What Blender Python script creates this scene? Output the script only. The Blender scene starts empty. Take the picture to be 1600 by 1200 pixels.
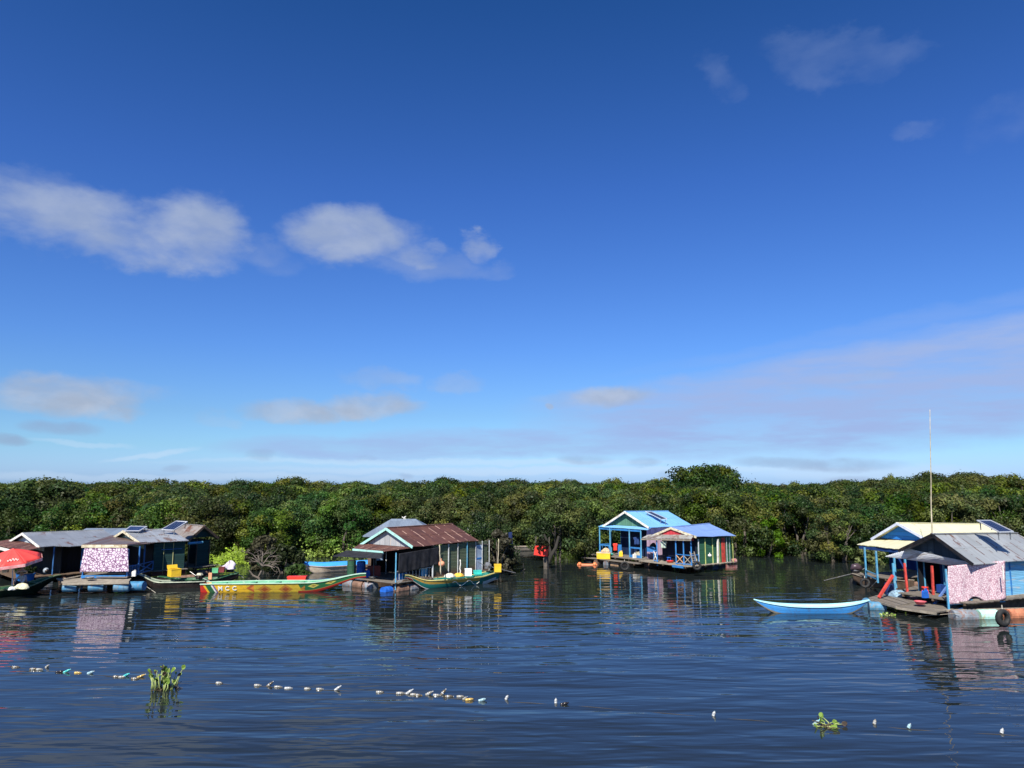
import bpy, math, random
import numpy as np
from mathutils import Vector
R = math.radians
random.seed(7); rng = np.random.default_rng(7)
sc = bpy.context.scene
COL = sc.collection
# ------------------------------------------------------------------ camera
HC, FPX, HOR = 6.5, 1150.0, 755.0
TH = math.atan((HOR - 600) / FPX)
CT, ST = math.cos(TH), math.sin(TH)
def ray(px, py):
    a, b = px - 800, 600 - py
    return Vector((a, FPX * CT - b * ST, FPX * ST + b * CT))
def at(px, py, z=0.0):
    d = ray(px, py); t = (z - HC) / d.z
    return Vector((d.x * t, d.y * t, z))
def atd(px, py, Y):
    d = ray(px, py); t = Y / d.y
    return Vector((d.x * t, Y, HC + d.z * t))
def proj(p):
    y, z = p[1], p[2] - HC
    f = y * CT + z * ST; u = -y * ST + z * CT
    return 800 + FPX * p[0] / f, 600 - FPX * u / f
cam = bpy.data.cameras.new("camera"); camo = bpy.data.objects.new("camera", cam); COL.objects.link(camo)
camo.location = (0, 0, HC); camo.rotation_euler = (R(90) + TH, 0, 0)
cam.sensor_width = 36; cam.lens = FPX / 1600 * 36; cam.clip_end = 6000; cam.clip_start = 0.1
sc.camera = camo
sc.view_settings.view_transform = 'Standard'; sc.view_settings.look = 'None'
sc.view_settings.exposure = 0.6; sc.view_settings.gamma = 1
# ------------------------------------------------------------------ objects
ORG = {}
def tag(o, label=None, cat=None, group=None, kind=None):
    if label: o['label'] = label
    if cat: o['category'] = cat
    if group: o['group'] = group
    if kind: o['kind'] = kind
    return o
def empty(name, loc, label, cat, group=None):
    o = bpy.data.objects.new(name, None); COL.objects.link(o); o.location = loc
    o.empty_display_size = 0.3
    ORG[o.name] = Vector(loc); return tag(o, label, cat, group)
def link(o, parent):
    COL.objects.link(o)
    if parent: o.parent = parent
class MB:
    def __init__(s): s.v = []; s.f = []; s.uv = []; s.m = []
    def poly(s, pts, uv=None, m=0):
        i = len(s.v); s.v += [tuple(p) for p in pts]; s.f.append(tuple(range(i, i + len(pts))))
        if uv is None:
            a = Vector(pts[0]); e = (Vector(pts[1]) - a)
            e = e.normalized() if e.length > 1e-9 else Vector((1, 0, 0))
            n = (Vector(pts[1]) - a).cross(Vector(pts[-1]) - a)
            g = n.cross(e); g = g.normalized() if g.length > 1e-9 else Vector((0, 0, 1))
            uv = [((Vector(p) - a).dot(e), (Vector(p) - a).dot(g)) for p in pts]
        s.uv += list(uv); s.m.append(m); return s
    def hexa(s, b, t, m=0, off=(0, 0)):
        """b,t: four bottom / top corners, counter-clockwise"""
        b = [Vector(p) for p in b]; t = [Vector(p) for p in t]
        w = (b[1] - b[0]).length; l = (b[3] - b[0]).length; ox, oy = off
        U = lambda w_, h0, h1: [(ox, h0), (ox + w_, h0), (ox + w_, h1), (ox, h1)]
        for k in range(4):
            n = (k + 1) % 4; wd = w if k % 2 == 0 else l
            s.poly([b[k], b[n], t[n], t[k]], [(ox, b[k].z), (ox + wd, b[n].z), (ox + wd, t[n].z), (ox, t[k].z)], m)
        s.poly(t, [(ox, oy), (ox + w, oy), (ox + w, oy + l), (ox, oy + l)], m)
        s.poly(b[::-1], [(ox, oy), (ox + w, oy), (ox + w, oy + l), (ox, oy + l)], m)
        return s
    def bar(s, p0, p1, w=0.06, d=None, m=0):
        p0 = Vector(p0); p1 = Vector(p1); d = d or w; a = (p1 - p0)
        if a.length < 1e-6: return s
        a.normalize()
        x = a.cross(Vector((0, 0, 1)))
        x = Vector((1, 0, 0)) if x.length < 1e-3 else x.normalized()
        y = a.cross(x).normalized(); x *= w / 2; y *= d / 2
        c0 = [p0 - x - y, p0 + x - y, p0 + x + y, p0 - x + y]; c1 = [c + (p1 - p0) for c in c0]
        L = (p1 - p0).length
        for k in range(4):
            n = (k + 1) % 4; s.poly([c0[k], c0[n], c1[n], c1[k]], [(0, 0), (w, 0), (w, L), (0, L)], m)
        s.poly(c1, None, m); s.poly(c0[::-1], None, m); return s
    def tube(s, pts, rad, n=8, m=0, cap=True):
        pts = [Vector(p) for p in pts]; k = len(pts)
        rad = rad if isinstance(rad, (list, tuple)) else [rad] * k
        rings = []; base = len(s.v); prev = None
        for i, p in enumerate(pts):
            a = (pts[min(i + 1, k - 1)] - pts[max(i - 1, 0)])
            a = a.normalized() if a.length > 1e-9 else Vector((0, 0, 1))
            if prev is None:
                x = a.cross(Vector((0, 0, 1)))
                if x.length < 1e-2: x = a.cross(Vector((1, 0, 0)))
            else: x = prev - a * prev.dot(a)
            x.normalize(); prev = x; y = a.cross(x)
            rings.append(len(s.v))
            for j in range(n):
                t = 2 * math.pi * j / n
                s.v.append(tuple(p + (x * math.cos(t) + y * math.sin(t)) * rad[i]))
        L = 0
        for i in range(k - 1):
            dl = (pts[i + 1] - pts[i]).length
            for j in range(n):
                q = (j + 1) % n
                s.f.append((rings[i] + j, rings[i] + q, rings[i + 1] + q, rings[i + 1] + j))
                s.uv += [(j / n, L), ((j + 1) / n, L), ((j + 1) / n, L + dl), (j / n, L + dl)]; s.m.append(m)
            L += dl
        if cap:
            s.f.append(tuple(rings[0] + j for j in range(n))[::-1]); s.uv += [(0, 0)] * n; s.m.append(m)
            s.f.append(tuple(rings[-1] + j for j in range(n))); s.uv += [(0, 0)] * n; s.m.append(m)
        return s
    def grid(s, P, m=0, uv=None, close=False):
        """P[i][j] points"""
        b = len(s.v); ni, nj = len(P), len(P[0])
        for r in P: s.v += [tuple(p) for p in r]
        for i in range(ni - 1):
            for j in range(nj - 1 + (1 if close else 0)):
                q = (j + 1) % nj
                s.f.append((b + i * nj + j, b + i * nj + q, b + (i + 1) * nj + q, b + (i + 1) * nj + j))
                if uv: s.uv += [uv[i][j], uv[i][q], uv[i + 1][q], uv[i + 1][j]]
                else:
                    s.uv += [(i, j), (i, j + 1), (i + 1, j + 1), (i + 1, j)]
                s.m.append(m)
        return s
    def sphere(s, c, r, n=10, k=6, sz=1.0, m=0):
        c = Vector(c); P = []
        for i in range(k + 1):
            t = math.pi * i / k; rr = max(math.sin(t), 0.001)
            P.append([c + Vector((math.cos(2 * math.pi * j / n) * rr * r, math.sin(2 * math.pi * j / n) * rr * r, math.cos(t) * r * sz)) for j in range(n)])
        return s.grid(P, m, close=True)
    def build(s, name, mats, parent=None, smooth=False):
        org = ORG.get(parent.name, Vector()) if parent else Vector()
        me = bpy.data.meshes.new(name)
        me.from_pydata([(x - org.x, y - org.y, z - org.z) for x, y, z in s.v], [], s.f)
        ul = me.uv_layers.new(name="UVMap")
        ul.data.foreach_set("uv", np.array(s.uv, dtype=np.float32).ravel())
        me.polygons.foreach_set("material_index", s.m)
        if smooth: me.polygons.foreach_set("use_smooth", [True] * len(s.f))
        for mt in (mats if isinstance(mats, (list, tuple)) else [mats]): me.materials.append(mt)
        me.update()
        o = bpy.data.objects.new(name, me); link(o, parent); ORG[o.name] = org
        return o
# ------------------------------------------------------------------ node helper
class NT:
    def __init__(s, tree): s.t = tree; s.n = tree.nodes; s.l = tree.links
    def node(s, typ, **k):
        n = s.n.new(typ)
        for a, v in k.items(): setattr(n, a, v)
        return n
    def set(s, sock, v):
        if hasattr(v, 'is_linked') or isinstance(v, bpy.types.NodeSocket): s.l.new(v, sock)
        elif v is not None:
            if sock.type == 'RGBA' and isinstance(v, (tuple, list)) and len(v) == 3: v = (*v, 1)
            sock.default_value = v
    def math(s, op, a, b=None, c=None, clamp=False):
        n = s.node('ShaderNodeMath', operation=op); n.use_clamp = clamp
        s.set(n.inputs[0], a)
        if b is not None: s.set(n.inputs[1], b)
        if c is not None: s.set(n.inputs[2], c)
        return n.outputs[0]
    def mix(s, f, a, b, blend='MIX'):
        n = s.node('ShaderNodeMix', data_type='RGBA', blend_type=blend); n.clamp_factor = True
        s.set(n.inputs[0], f); s.set(n.inputs[6], a); s.set(n.inputs[7], b); return n.outputs[2]
    def noise(s, vec, scale, detail=3, rough=0.55, dist=0.0, col=False):
        n = s.node('ShaderNodeTexNoise'); n.noise_dimensions = '3D'
        s.set(n.inputs['Vector'], vec); n.inputs['Scale'].default_value = scale
        n.inputs['Detail'].default_value = detail; n.inputs['Roughness'].default_value = rough
        n.inputs['Distortion'].default_value = dist
        return n.outputs['Color'] if col else n.outputs['Fac']
    def mapr(s, v, a, b, c=0.0, d=1.0, smooth=True):
        n = s.node('ShaderNodeMapRange', interpolation_type='SMOOTHSTEP' if smooth else 'LINEAR')
        s.set(n.inputs[0], v)
        for i, x in enumerate((a, b, c, d)): s.set(n.inputs[i + 1], x)
        return n.outputs[0]
    def scale(s, v, sx, sy, sz=1.0, off=(0, 0, 0)):
        n = s.node('ShaderNodeMapping'); s.set(n.inputs[0], v)
        n.inputs['Scale'].default_value = (sx, sy, sz); n.inputs['Location'].default_value = off; return n.outputs[0]
    def sep(s, v):
        n = s.node('ShaderNodeSeparateXYZ'); s.set(n.inputs[0], v); return n.outputs
    def comb(s, x, y, z=0.0):
        n = s.node('ShaderNodeCombineXYZ')
        for i, k in enumerate((x, y, z)): s.set(n.inputs[i], k)
        return n.outputs[0]
def newmat(name):
    m = bpy.data.materials.new(name); m.use_nodes = True; t = NT(m.node_tree)
    b = m.node_tree.nodes['Principled BSDF']; return m, t, b
MATS = {}
def mat(name, col, rough=0.7, metal=0.0, var=0.18, vs=2.5, dirt=None, da=0.35, bump=0.0, spec=0.3):
    """painted / raw surface with uneven tone and dirt"""
    if name in MATS: return MATS[name]
    m, t, b = newmat(name); tc = t.node('ShaderNodeTexCoord'); ob = tc.outputs['Object']
    n1 = t.noise(ob, vs, 5, 0.6); c = t.mix(t.mapr(n1, 0.3, 0.7), tuple(x * (1 - var) for x in col), tuple(min(x * (1 + var), 0.95) for x in col))
    if dirt:
        n2 = t.noise(ob, vs * 1.7, 6, 0.7, 0.5)
        c = t.mix(t.mapr(n2, 0.62 - da * 0.4, 0.72), c, dirt)
    t.set(b.inputs['Base Color'], c); b.inputs['Roughness'].default_value = rough; b.inputs['Metallic'].default_value = metal
    b.inputs['Specular IOR Level'].default_value = spec
    if bump:
        bn = t.node('ShaderNodeBump'); bn.inputs['Distance'].default_value = bump; bn.inputs['Strength'].default_value = 0.8
        t.set(bn.inputs['Height'], t.noise(ob, vs * 6, 4)); t.l.new(bn.outputs[0], b.inputs['Normal'])
    MATS[name] = m; return m
def tin(name, col, rust=(0.16, 0.07, 0.04), ra=0.2, streak=None, sa=0.0, sheet=0.85, rough=0.45, metal=0.25, tone=0.14, corr=0.11):
    """corrugated sheets: u along eave, v down the slope"""
    if name in MATS: return MATS[name]
    m, t, b = newmat(name); tc = t.node('ShaderNodeTexCoord'); uv = tc.outputs['UV']
    x, y, _ = t.sep(uv)
    col_i = t.math('FLOOR', t.math('DIVIDE', x, sheet)); row_i = t.math('FLOOR', t.math('DIVIDE', y, 1.1))
    wn = t.node('ShaderNodeTexWhiteNoise'); wn.noise_dimensions = '2D'; t.set(wn.inputs['Vector'], t.comb(col_i, row_i))
    k = t.math('MULTIPLY_ADD', wn.outputs[0], tone * 2, 1 - tone)
    cc = t.node('ShaderNodeVectorMath', operation='SCALE'); t.set(cc.inputs[0], (*col,)) ; t.set(cc.inputs[3], k)
    c = cc.outputs[0]
    st = t.noise(t.scale(uv, 5.0, 0.45), 1.0, 5, 0.65)
    c = t.mix(t.mapr(st, 0.35, 0.75, 0, 0.45), c, tuple(v * 0.55 for v in col))
    rn = t.noise(t.scale(uv, 2.2, 0.6, 1, (3, 5, 0)), 1.0, 6, 0.7, 0.3)
    rn = t.math('ADD', rn, t.math('MULTIPLY', wn.outputs[0], 0.12))
    c = t.mix(t.mapr(rn, 0.74 - ra * 0.6, 0.8 - ra * 0.3), c, rust)
    if streak:
        fx = t.math('FRACT', t.math('DIVIDE', x, sheet)); line = t.math('LESS_THAN', fx, 0.09)
        sn = t.noise(t.scale(uv, 1.2, 1.6, 1, (9, 2, 0)), 1.0, 2)
        c = t.mix(t.math('MULTIPLY', line, t.mapr(sn, 0.62 - sa, 0.66 - sa)), c, streak)
    t.set(b.inputs['Base Color'], c); b.inputs['Roughness'].default_value = rough; b.inputs['Metallic'].default_value = metal
    w = t.math('SINE', t.math('MULTIPLY', x, 2 * math.pi / corr))
    bn = t.node('ShaderNodeBump'); bn.inputs['Distance'].default_value = 0.012; bn.inputs['Strength'].default_value = 0.7
    t.set(bn.inputs['Height'], w); t.l.new(bn.outputs[0], b.inputs['Normal'])
    MATS[name] = m; return m
def planks(name, col, pitch=0.14, vert=False, groove=0.35, rough=0.7, var=0.2, wear=None, wa=0.3, stain=None):
    if name in MATS: return MATS[name]
    m, t, b = newmat(name); tc = t.node('ShaderNodeTexCoord'); uv = tc.outputs['UV']; x, y, _ = t.sep(uv)
    a = x if vert else y
    q = t.math('DIVIDE', a, pitch); fl = t.math('FLOOR', q); fr = t.math('FRACT', q)
    wn = t.node('ShaderNodeTexWhiteNoise'); wn.noise_dimensions = '1D'; t.set(wn.inputs['W'], fl)
    cc = t.node('ShaderNodeVectorMath', operation='SCALE'); t.set(cc.inputs[0], (*col,)); t.set(cc.inputs[3], t.math('MULTIPLY_ADD', wn.outputs[0], var * 2, 1 - var))
    sc_ = (6, 0.6) if vert else (0.6, 6)
    n = t.noise(t.scale(uv, *sc_), 1.3, 5, 0.7)
    c = t.mix(t.mapr(n, 0.3, 0.8, 0, 0.6), cc.outputs[0], tuple(v * 0.6 for v in col))
    if wear: c = t.mix(t.mapr(t.noise(t.scale(uv, *sc_, 1, (4, 7, 0)), 0.9, 6, 0.7), 0.66 - wa * 0.4, 0.74 - wa * 0.2), c, wear)
    if stain: c = t.mix(t.mapr(y, 1.15, 0.55, 0, 0.85), c, stain)
    g = t.math('LESS_THAN', fr, 0.14)
    c = t.mix(t.math('MULTIPLY', g, groove), c, tuple(v * 0.25 for v in col))
    t.set(b.inputs['Base Color'], c); b.inputs['Roughness'].default_value = rough; b.inputs['Specular IOR Level'].default_value = 0.25
    bn = t.node('ShaderNodeBump'); bn.inputs['Distance'].default_value = 0.01; bn.inputs['Strength'].default_value = 0.7
    t.set(bn.inputs['Height'], t.math('MINIMUM', t.math('MULTIPLY', fr, 5), 1.0)); t.l.new(bn.outputs[0], b.inputs['Normal'])
    MATS[name] = m; return m
# ------------------------------------------------------------------ light and sky
SAZ, SEL = R(-21), R(46)      # sun behind the camera, to the left (azimuth from -y)
sdir = Vector((math.sin(SAZ) * math.cos(SEL), -math.cos(SAZ) * math.cos(SEL), math.sin(SEL)))   # towards the sun
sl = bpy.data.lights.new("sun", 'SUN'); sl.energy = 5.0; sl.angle = R(0.53); sl.color = (1.0, 0.95, 0.86)
so = bpy.data.objects.new("sun", sl); COL.objects.link(so); so.rotation_euler = sdir.to_track_quat('Z', 'Y').to_euler()
so.location = (0, -20, 40)
w = bpy.data.worlds.new("World"); sc.world = w; w.use_nodes = True
t = NT(w.node_tree); bg = w.node_tree.nodes['Background']
sky = t.node('ShaderNodeTexSky', sky_type='NISHITA'); sky.sun_disc = False
sky.sun_elevation = SEL; sky.sun_rotation = math.atan2(sdir.x, sdir.y)
sky.altitude = 0; sky.air_density = 1.0; sky.dust_density = 0.6; sky.ozone_density = 2.5
tc = t.node('ShaderNodeTexCoord'); gx, gy, gz = t.sep(tc.outputs['Generated'])
az = t.math('ARCTAN2', gx, gy); el = t.math('ARCSINE', gz)
ramp = t.node('ShaderNodeValToRGB'); t.set(ramp.inputs[0], t.math('DIVIDE', el, R(45), clamp=True))
SKYT = [(0.0, (0.75, 1.14, 2.1)), (0.017, (0.73, 1.10, 2.0)), (0.06, (0.61, 0.99, 1.53)), (0.115, (0.56, 0.87, 1.32)), (0.226, (0.47, 0.80, 1.40)), (0.496, (0.334, 0.66, 1.33)), (0.78, (0.19, 0.537, 1.07)), (1.0, (0.3, 0.55, 0.9))]
cr = ramp.color_ramp
while len(cr.elements) < len(SKYT): cr.elements.new(0.5)
for e, (p, c) in zip(cr.elements, SKYT): e.position = p; e.color = (*[v * 0.45 for v in c], 1)
sc2 = t.node('ShaderNodeVectorMath', operation='SCALE'); t.set(sc2.inputs[0], ramp.outputs[0]); sc2.inputs[3].default_value = 1 / 0.45
base = t.mix(1.0, sky.outputs[0], sc2.outputs[0], 'MULTIPLY')
def ae(px, py):
    d = ray(px, py).normalized(); return math.atan2(d.x, d.y), math.asin(d.z)
P2 = t.comb(az, t.math('MULTIPLY', el, 1.7))
dn = t.node('ShaderNodeVectorMath', operation='SUBTRACT'); t.set(dn.inputs[0], t.noise(P2, 6.0, 3, 0.5, 0, True)); dn.inputs[1].default_value = (0.5, 0.5, 0.5)
dx, dy, _ = t.sep(dn.outputs[0])
dn3 = t.node('ShaderNodeVectorMath', operation='SUBTRACT'); t.set(dn3.inputs[0], t.noise(P2, 22.0, 5, 0.62, 0, True)); dn3.inputs[1].default_value = (0.5, 0.5, 0.5)
ex, ey, _ = t.sep(dn3.outputs[0])
fine = t.noise(P2, 14.0, 6, 0.55, 0.2)
soft = t.noise(t.comb(t.math('MULTIPLY', az, 0.5), t.math('MULTIPLY', el, 3.0)), 16.0, 5, 0.6)
def cloud(px, py, rx, ry, amp, tilt=0.0, warp=1.0, soften=1.0):
    a0, e0 = ae(px, py); ra, re = rx / FPX, ry / FPX
    A = t.math('ADD', t.math('SUBTRACT', az, a0), t.math('ADD', t.math('MULTIPLY', dx, 0.10 * warp), t.math('MULTIPLY', ex, 0.045 * warp)))
    E = t.math('ADD', t.math('SUBTRACT', el, e0), t.math('ADD', t.math('MULTIPLY', dy, 0.05 * warp), t.math('MULTIPLY', ey, 0.035 * warp)))
    if tilt: E = t.math('ADD', E, t.math('MULTIPLY', A, tilt))
    d = t.math('ADD', t.math('POWER', t.math('ABSOLUTE', t.math('DIVIDE', A, ra)), 2.0), t.math('POWER', t.math('ABSOLUTE', t.math('DIVIDE', E, re)), 2.0))
    return t.math('MULTIPLY', t.mapr(d, 1.5, 0.0 if soften == 1.0 else soften), amp)
def cmax(L):
    r = L[0]
    for q in L[1:]: r = t.math('MAXIMUM', r, q)
    return r
puffs = cmax([cloud(70, 335, 150, 52, 0.85), cloud(170, 372, 190, 38, 0.8), cloud(305, 362, 95, 58, 1.0),
    cloud(555, 362, 110, 50, 1.0), cloud(640, 392, 70, 26, 0.7), cloud(745, 380, 36, 22, 0.75),
    cloud(118, 612, 100, 35, 1.05, 0, .8), cloud(455, 642, 95, 20, 0.9, 0, .6), cloud(585, 636, 85, 22, 1.05, 0, .6), cloud(955, 620, 75, 20, .9, 0, .6), cloud(860, 636, 9, 7, 1, 0, .3)])
wisp2 = cmax([cloud(60, 300, 90, 32, 1), cloud(660, 405, 130, 30, 1), cloud(765, 415, 50, 20, 1), cloud(585, 598, 70, 22, 1.1), cloud(715, 600, 50, 20, 1), cloud(900, 625, 90, 18, .9), cloud(1300, 600, 80, 18, .8), cloud(410, 385, 60, 30, .9), cloud(330, 655, 40, 12, .9)])
faint = cmax([cloud(1290, 85, 85, 44, .8, 0.3, 1.5), cloud(1380, 98, 70, 24, .7, 0, 1.5), cloud(1125, 118, 40, 34, .75, 0.5, 1.3), cloud(1450, 196, 44, 16, .8, 0, 1.2), cloud(1590, 190, 60, 40, .5), cloud(430, 400, 60, 30, .7), cloud(30, 300, 120, 30, .7)])
low = cmax([cloud(95, 667, 42, 10, .75, 0, .4), cloud(14, 691, 24, 8, 0.8, 0, .4), cloud(1215, 722, 60, 9, 0.7, 0, .4), cloud(1300, 724, 85, 11, .8, 0, .4), cloud(1325, 750, 34, 8, .6, 0, .4),
    cloud(910, 718, 44, 8, .55, 0, .4), cloud(1003, 722, 26, 8, .65, 0, .4), cloud(412, 712, 22, 9, .45, 0, .3), cloud(1045, 742, 20, 6, .5, 0, .3), cloud(280, 730, 20, 5, .4, 0, .3), cloud(635, 743, 12, 5, .4, 0, .3), cloud(575, 715, 16, 5, .3, 0, .3)])
veil = cmax([cloud(1540, 592, 600, 74, 1.0, -0.10, .5, .5), cloud(1250, 620, 380, 44, 0.85, -0.03, .8, .3), cloud(960, 690, 420, 24, 0.8, 0.0, .4, .3), cloud(1500, 670, 300, 16, .3, 0, .5), cloud(600, 700, 230, 20, .75, 0, .4, .3), cloud(1450, 500, 420, 14, .22, -.12, .5)])
whisp = cmax([cloud(240, 705, 60, 5, .4, -.15, .5), cloud(130, 690, 60, 4, .3, 0, .4), cloud(700, 722, 400, 5, .35, 0, .4), cloud(250, 745, 400, 6, .3, 0, .4), cloud(900, 735, 500, 6, .4, 0, .4), cloud(1350, 738, 160, 12, .35, 0, .5)])
fb = t.noise(t.scale(P2, 1.0, 1.15), 10.0, 7, 0.54, 0.15)
def torn(mk, lo, hi, top): return t.math('MULTIPLY', t.mapr(t.math('MULTIPLY_ADD', t.math('SUBTRACT', fb, 0.5), 1.9, mk), lo, hi), t.mapr(mk, 0.0, 0.35, 0, top))
pd = t.math('MAXIMUM', torn(puffs, 0.1, 1.35, .95), t.math('MAXIMUM', torn(wisp2, 0.1, 1.4, .34), torn(faint, 0.15, 1.45, .26)))
ld = t.math('MULTIPLY', low, t.mapr(fine, 0.3, 0.6, 0.4, 0.9))
vd = t.math('MULTIPLY', veil, t.mapr(soft, 0.3, 0.65, 0.5, 1.0))
CK = 1.0
elf = t.math('DIVIDE', el, R(30), clamp=True)
pc = t.mix(elf, (4.2 * CK, 4.7 * CK, 5.6 * CK), (3.0 * CK, 4.0 * CK, 6.4 * CK))
lit = t.mix(t.mapr(fine, 0.4, 0.62, 0, 0.5), pc, (6.0 * CK, 6.6 * CK, 7.8 * CK))
pcol = t.mix(t.math('MULTIPLY', elf, 0.9), lit, pc)
c = t.mix(t.math('MULTIPLY', vd, 0.95), base, (3.5 * CK, 4.7 * CK, 7.9 * CK))
c = t.mix(whisp, c, (6.2 * CK, 7.6 * CK, 9.4 * CK))
c = t.mix(t.math('MULTIPLY', ld, 0.8), c, (2.9 * CK, 3.6 * CK, 5.4 * CK))
c = t.mix(t.math('MULTIPLY', pd, 0.92), c, pcol)
t.set(bg.inputs[0], c); bg.inputs[1].default_value = 0.067
# ------------------------------------------------------------------ water
def make_water():
    m, t, b = newmat("lake_water"); tc = t.node('ShaderNodeTexCoord'); ob = tc.outputs['Object']
    b.inputs['Base Color'].default_value = (0.014, 0.019, 0.019, 1); b.inputs['Roughness'].default_value = 0.012
    b.inputs['IOR'].default_value = 1.333; b.inputs['Specular IOR Level'].default_value = 0.5
    patch = t.mapr(t.noise(t.scale(ob, 0.035, 0.09), 1.0, 3, 0.5), 0.35, 0.65, 0.55, 1.15)
    def ripple(sx, sy, rot, det=2, rough=.5, dist=0.0):
        mp = t.node('ShaderNodeMapping'); t.set(mp.inputs[0], ob); mp.inputs['Scale'].default_value = (sx, sy, 1); mp.inputs['Rotation'].default_value = (0, 0, rot)
        return t.noise(mp.outputs[0], 1.0, det, rough, dist)
    h = t.math('MULTIPLY', ripple(0.26, 1.15, 0.10, 2, .4, 0.5), 0.060)
    h = t.math('ADD', h, t.math('MULTIPLY', ripple(0.7, 2.6, -0.12, 1, .5, 0.4), 0.020))
    h = t.math('ADD', h, t.math('MULTIPLY', ripple(2.2, 6.5, 0.15, 1), 0.0018))
    h = t.math('ADD', h, t.math('MULTIPLY', ripple(0.10, 0.3, 0.2, 1), 0.05))
    shel = t.mapr(t.sep(ob)[1], 30, 62, 1.0, 0.42); h = t.math('MULTIPLY', h, t.math('MULTIPLY', patch, shel))
    bn = t.node('ShaderNodeBump'); bn.inputs['Distance'].default_value = 1.0; bn.inputs['Strength'].default_value = 1.0
    t.set(bn.inputs['Height'], h); t.l.new(bn.outputs[0], b.inputs['Normal'])
    me = bpy.data.meshes.new("water"); S = 3000
    me.from_pydata([(-S, -400, 0), (S, -400, 0), (S, S, 0), (-S, S, 0)], [], [(0, 1, 2, 3)]); me.materials.append(m)
    o = bpy.data.objects.new("water", me); COL.objects.link(o); tag(o, kind='structure')
make_water()
# ------------------------------------------------------------------ vegetation
def leaf_material(name, hue=0.03, transl=0.28):
    m, t, b = newmat(name); at_ = t.node('ShaderNodeAttribute'); at_.attribute_name = 'tint'
    oi = t.node('ShaderNodeObjectInfo')
    hs = t.node('ShaderNodeHueSaturation'); t.set(hs.inputs['Color'], at_.outputs['Color'])
    t.set(hs.inputs['Hue'], t.math('MULTIPLY_ADD', oi.outputs['Random'], -hue * 2, 0.5 + hue * 0.8))
    r2 = t.math('FRACT', t.math('MULTIPLY', oi.outputs['Random'], 17.3))
    t.set(hs.inputs['Saturation'], t.math('MULTIPLY_ADD', r2, 0.3, 0.8))
    r3 = t.math('FRACT', t.math('MULTIPLY', oi.outputs['Random'], 53.7))
    t.set(hs.inputs['Value'], t.math('MULTIPLY_ADD', r3, 0.7, 0.66))
    t.set(b.inputs['Base Color'], hs.outputs[0]); b.inputs['Roughness'].default_value = 0.5; b.inputs['Specular IOR Level'].default_value = 0.22
    tr = t.node('ShaderNodeBsdfTranslucent'); t.set(tr.inputs[0], hs.outputs[0])
    mx = t.node('ShaderNodeMixShader'); mx.inputs[0].default_value = transl
    t.l.new(b.outputs[0], mx.inputs[1]); t.l.new(tr.outputs[0], mx.inputs[2])
    t.l.new(mx.outputs[0], t.n['Material Output'].inputs['Surface'])
    return m
LEAF = leaf_material('foliage', .03, .38); REED = leaf_material('water_plant_leaves', 0.0, 0.4)
BARK = mat('bark', (0.10, 0.085, 0.07), 0.9, var=0.35, vs=4)
DEADW = mat('dead_wood', (0.17, 0.14, 0.115), 0.9, var=0.25, vs=4)
def leaves_mesh(name, P, Nrm, L, W, colr, m):
    n = len(P); T = rng.normal(size=(n, 3)); T -= (T * Nrm).sum(1)[:, None] * Nrm
    T /= np.linalg.norm(T, axis=1)[:, None]; B = np.cross(Nrm, T)
    L = np.asarray(L).reshape(-1, 1) * np.ones((n, 1)); W = np.asarray(W).reshape(-1, 1) * np.ones((n, 1))
    V = np.stack([P - T * L / 2, P + B * W / 2 + Nrm * L * .08, P + T * L / 2, P - B * W / 2 + Nrm * L * .08], 1).reshape(-1, 3)
    me = bpy.data.meshes.new(name)
    me.vertices.add(4 * n); me.vertices.foreach_set('co', V.astype(np.float32).ravel())
    me.loops.add(4 * n); me.loops.foreach_set('vertex_index', np.arange(4 * n, dtype=np.int32))
    me.polygons.add(n); me.polygons.foreach_set('loop_start', np.arange(0, 4 * n, 4, dtype=np.int32))
    me.update(calc_edges=True)
    a = me.color_attributes.new('tint', 'FLOAT_COLOR', 'POINT')
    C = np.ones((4 * n, 4), np.float32); C[:, :3] = np.repeat(colr, 4, 0); a.data.foreach_set('color', C.ravel())
    me.materials.append(m); me.validate(); return me
def sph(n):
    d = rng.normal(size=(n, 3)); return d / np.linalg.norm(d, axis=1)[:, None]
TINTS = np.array([(0.040, 0.078, 0.011), (0.028, 0.064, 0.011), (0.062, 0.102, 0.010), (0.018, 0.042, 0.009), (0.080, 0.098, 0.012), (0.045, 0.060, 0.014)])
def crown_clumps(H, Rr, n, low, lop=0.25):
    """clump centres on an uneven dome from height low to H"""
    out = []; ph = rng.uniform(0, 6.28, 3)
    for i in range(n):
        a = rng.uniform(0, 2 * math.pi); q = rng.uniform(0, 1) ** 0.8
        z = low + (H - low) * q
        prof = math.sqrt(max(1 - (max(q - 0.35, 0) / 0.65) ** 2.2, 0.02)) * (0.78 + 0.22 * min(q / 0.3, 1))
        wob = 1 + lop * math.sin(2 * a + ph[0]) * 0.6 + lop * math.sin(3 * a + ph[1]) * 0.5
        rr = Rr * prof * wob * (0.45 + 0.55 * rng.uniform() ** 0.4)
        cr_ = rng.uniform(0.45, 0.95) * (Rr / 3.0) * (0.8 if q > .8 else 1)
        out.append((rr * math.cos(a), rr * math.sin(a), z - cr_ * 0.6, cr_))
    return out
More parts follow.
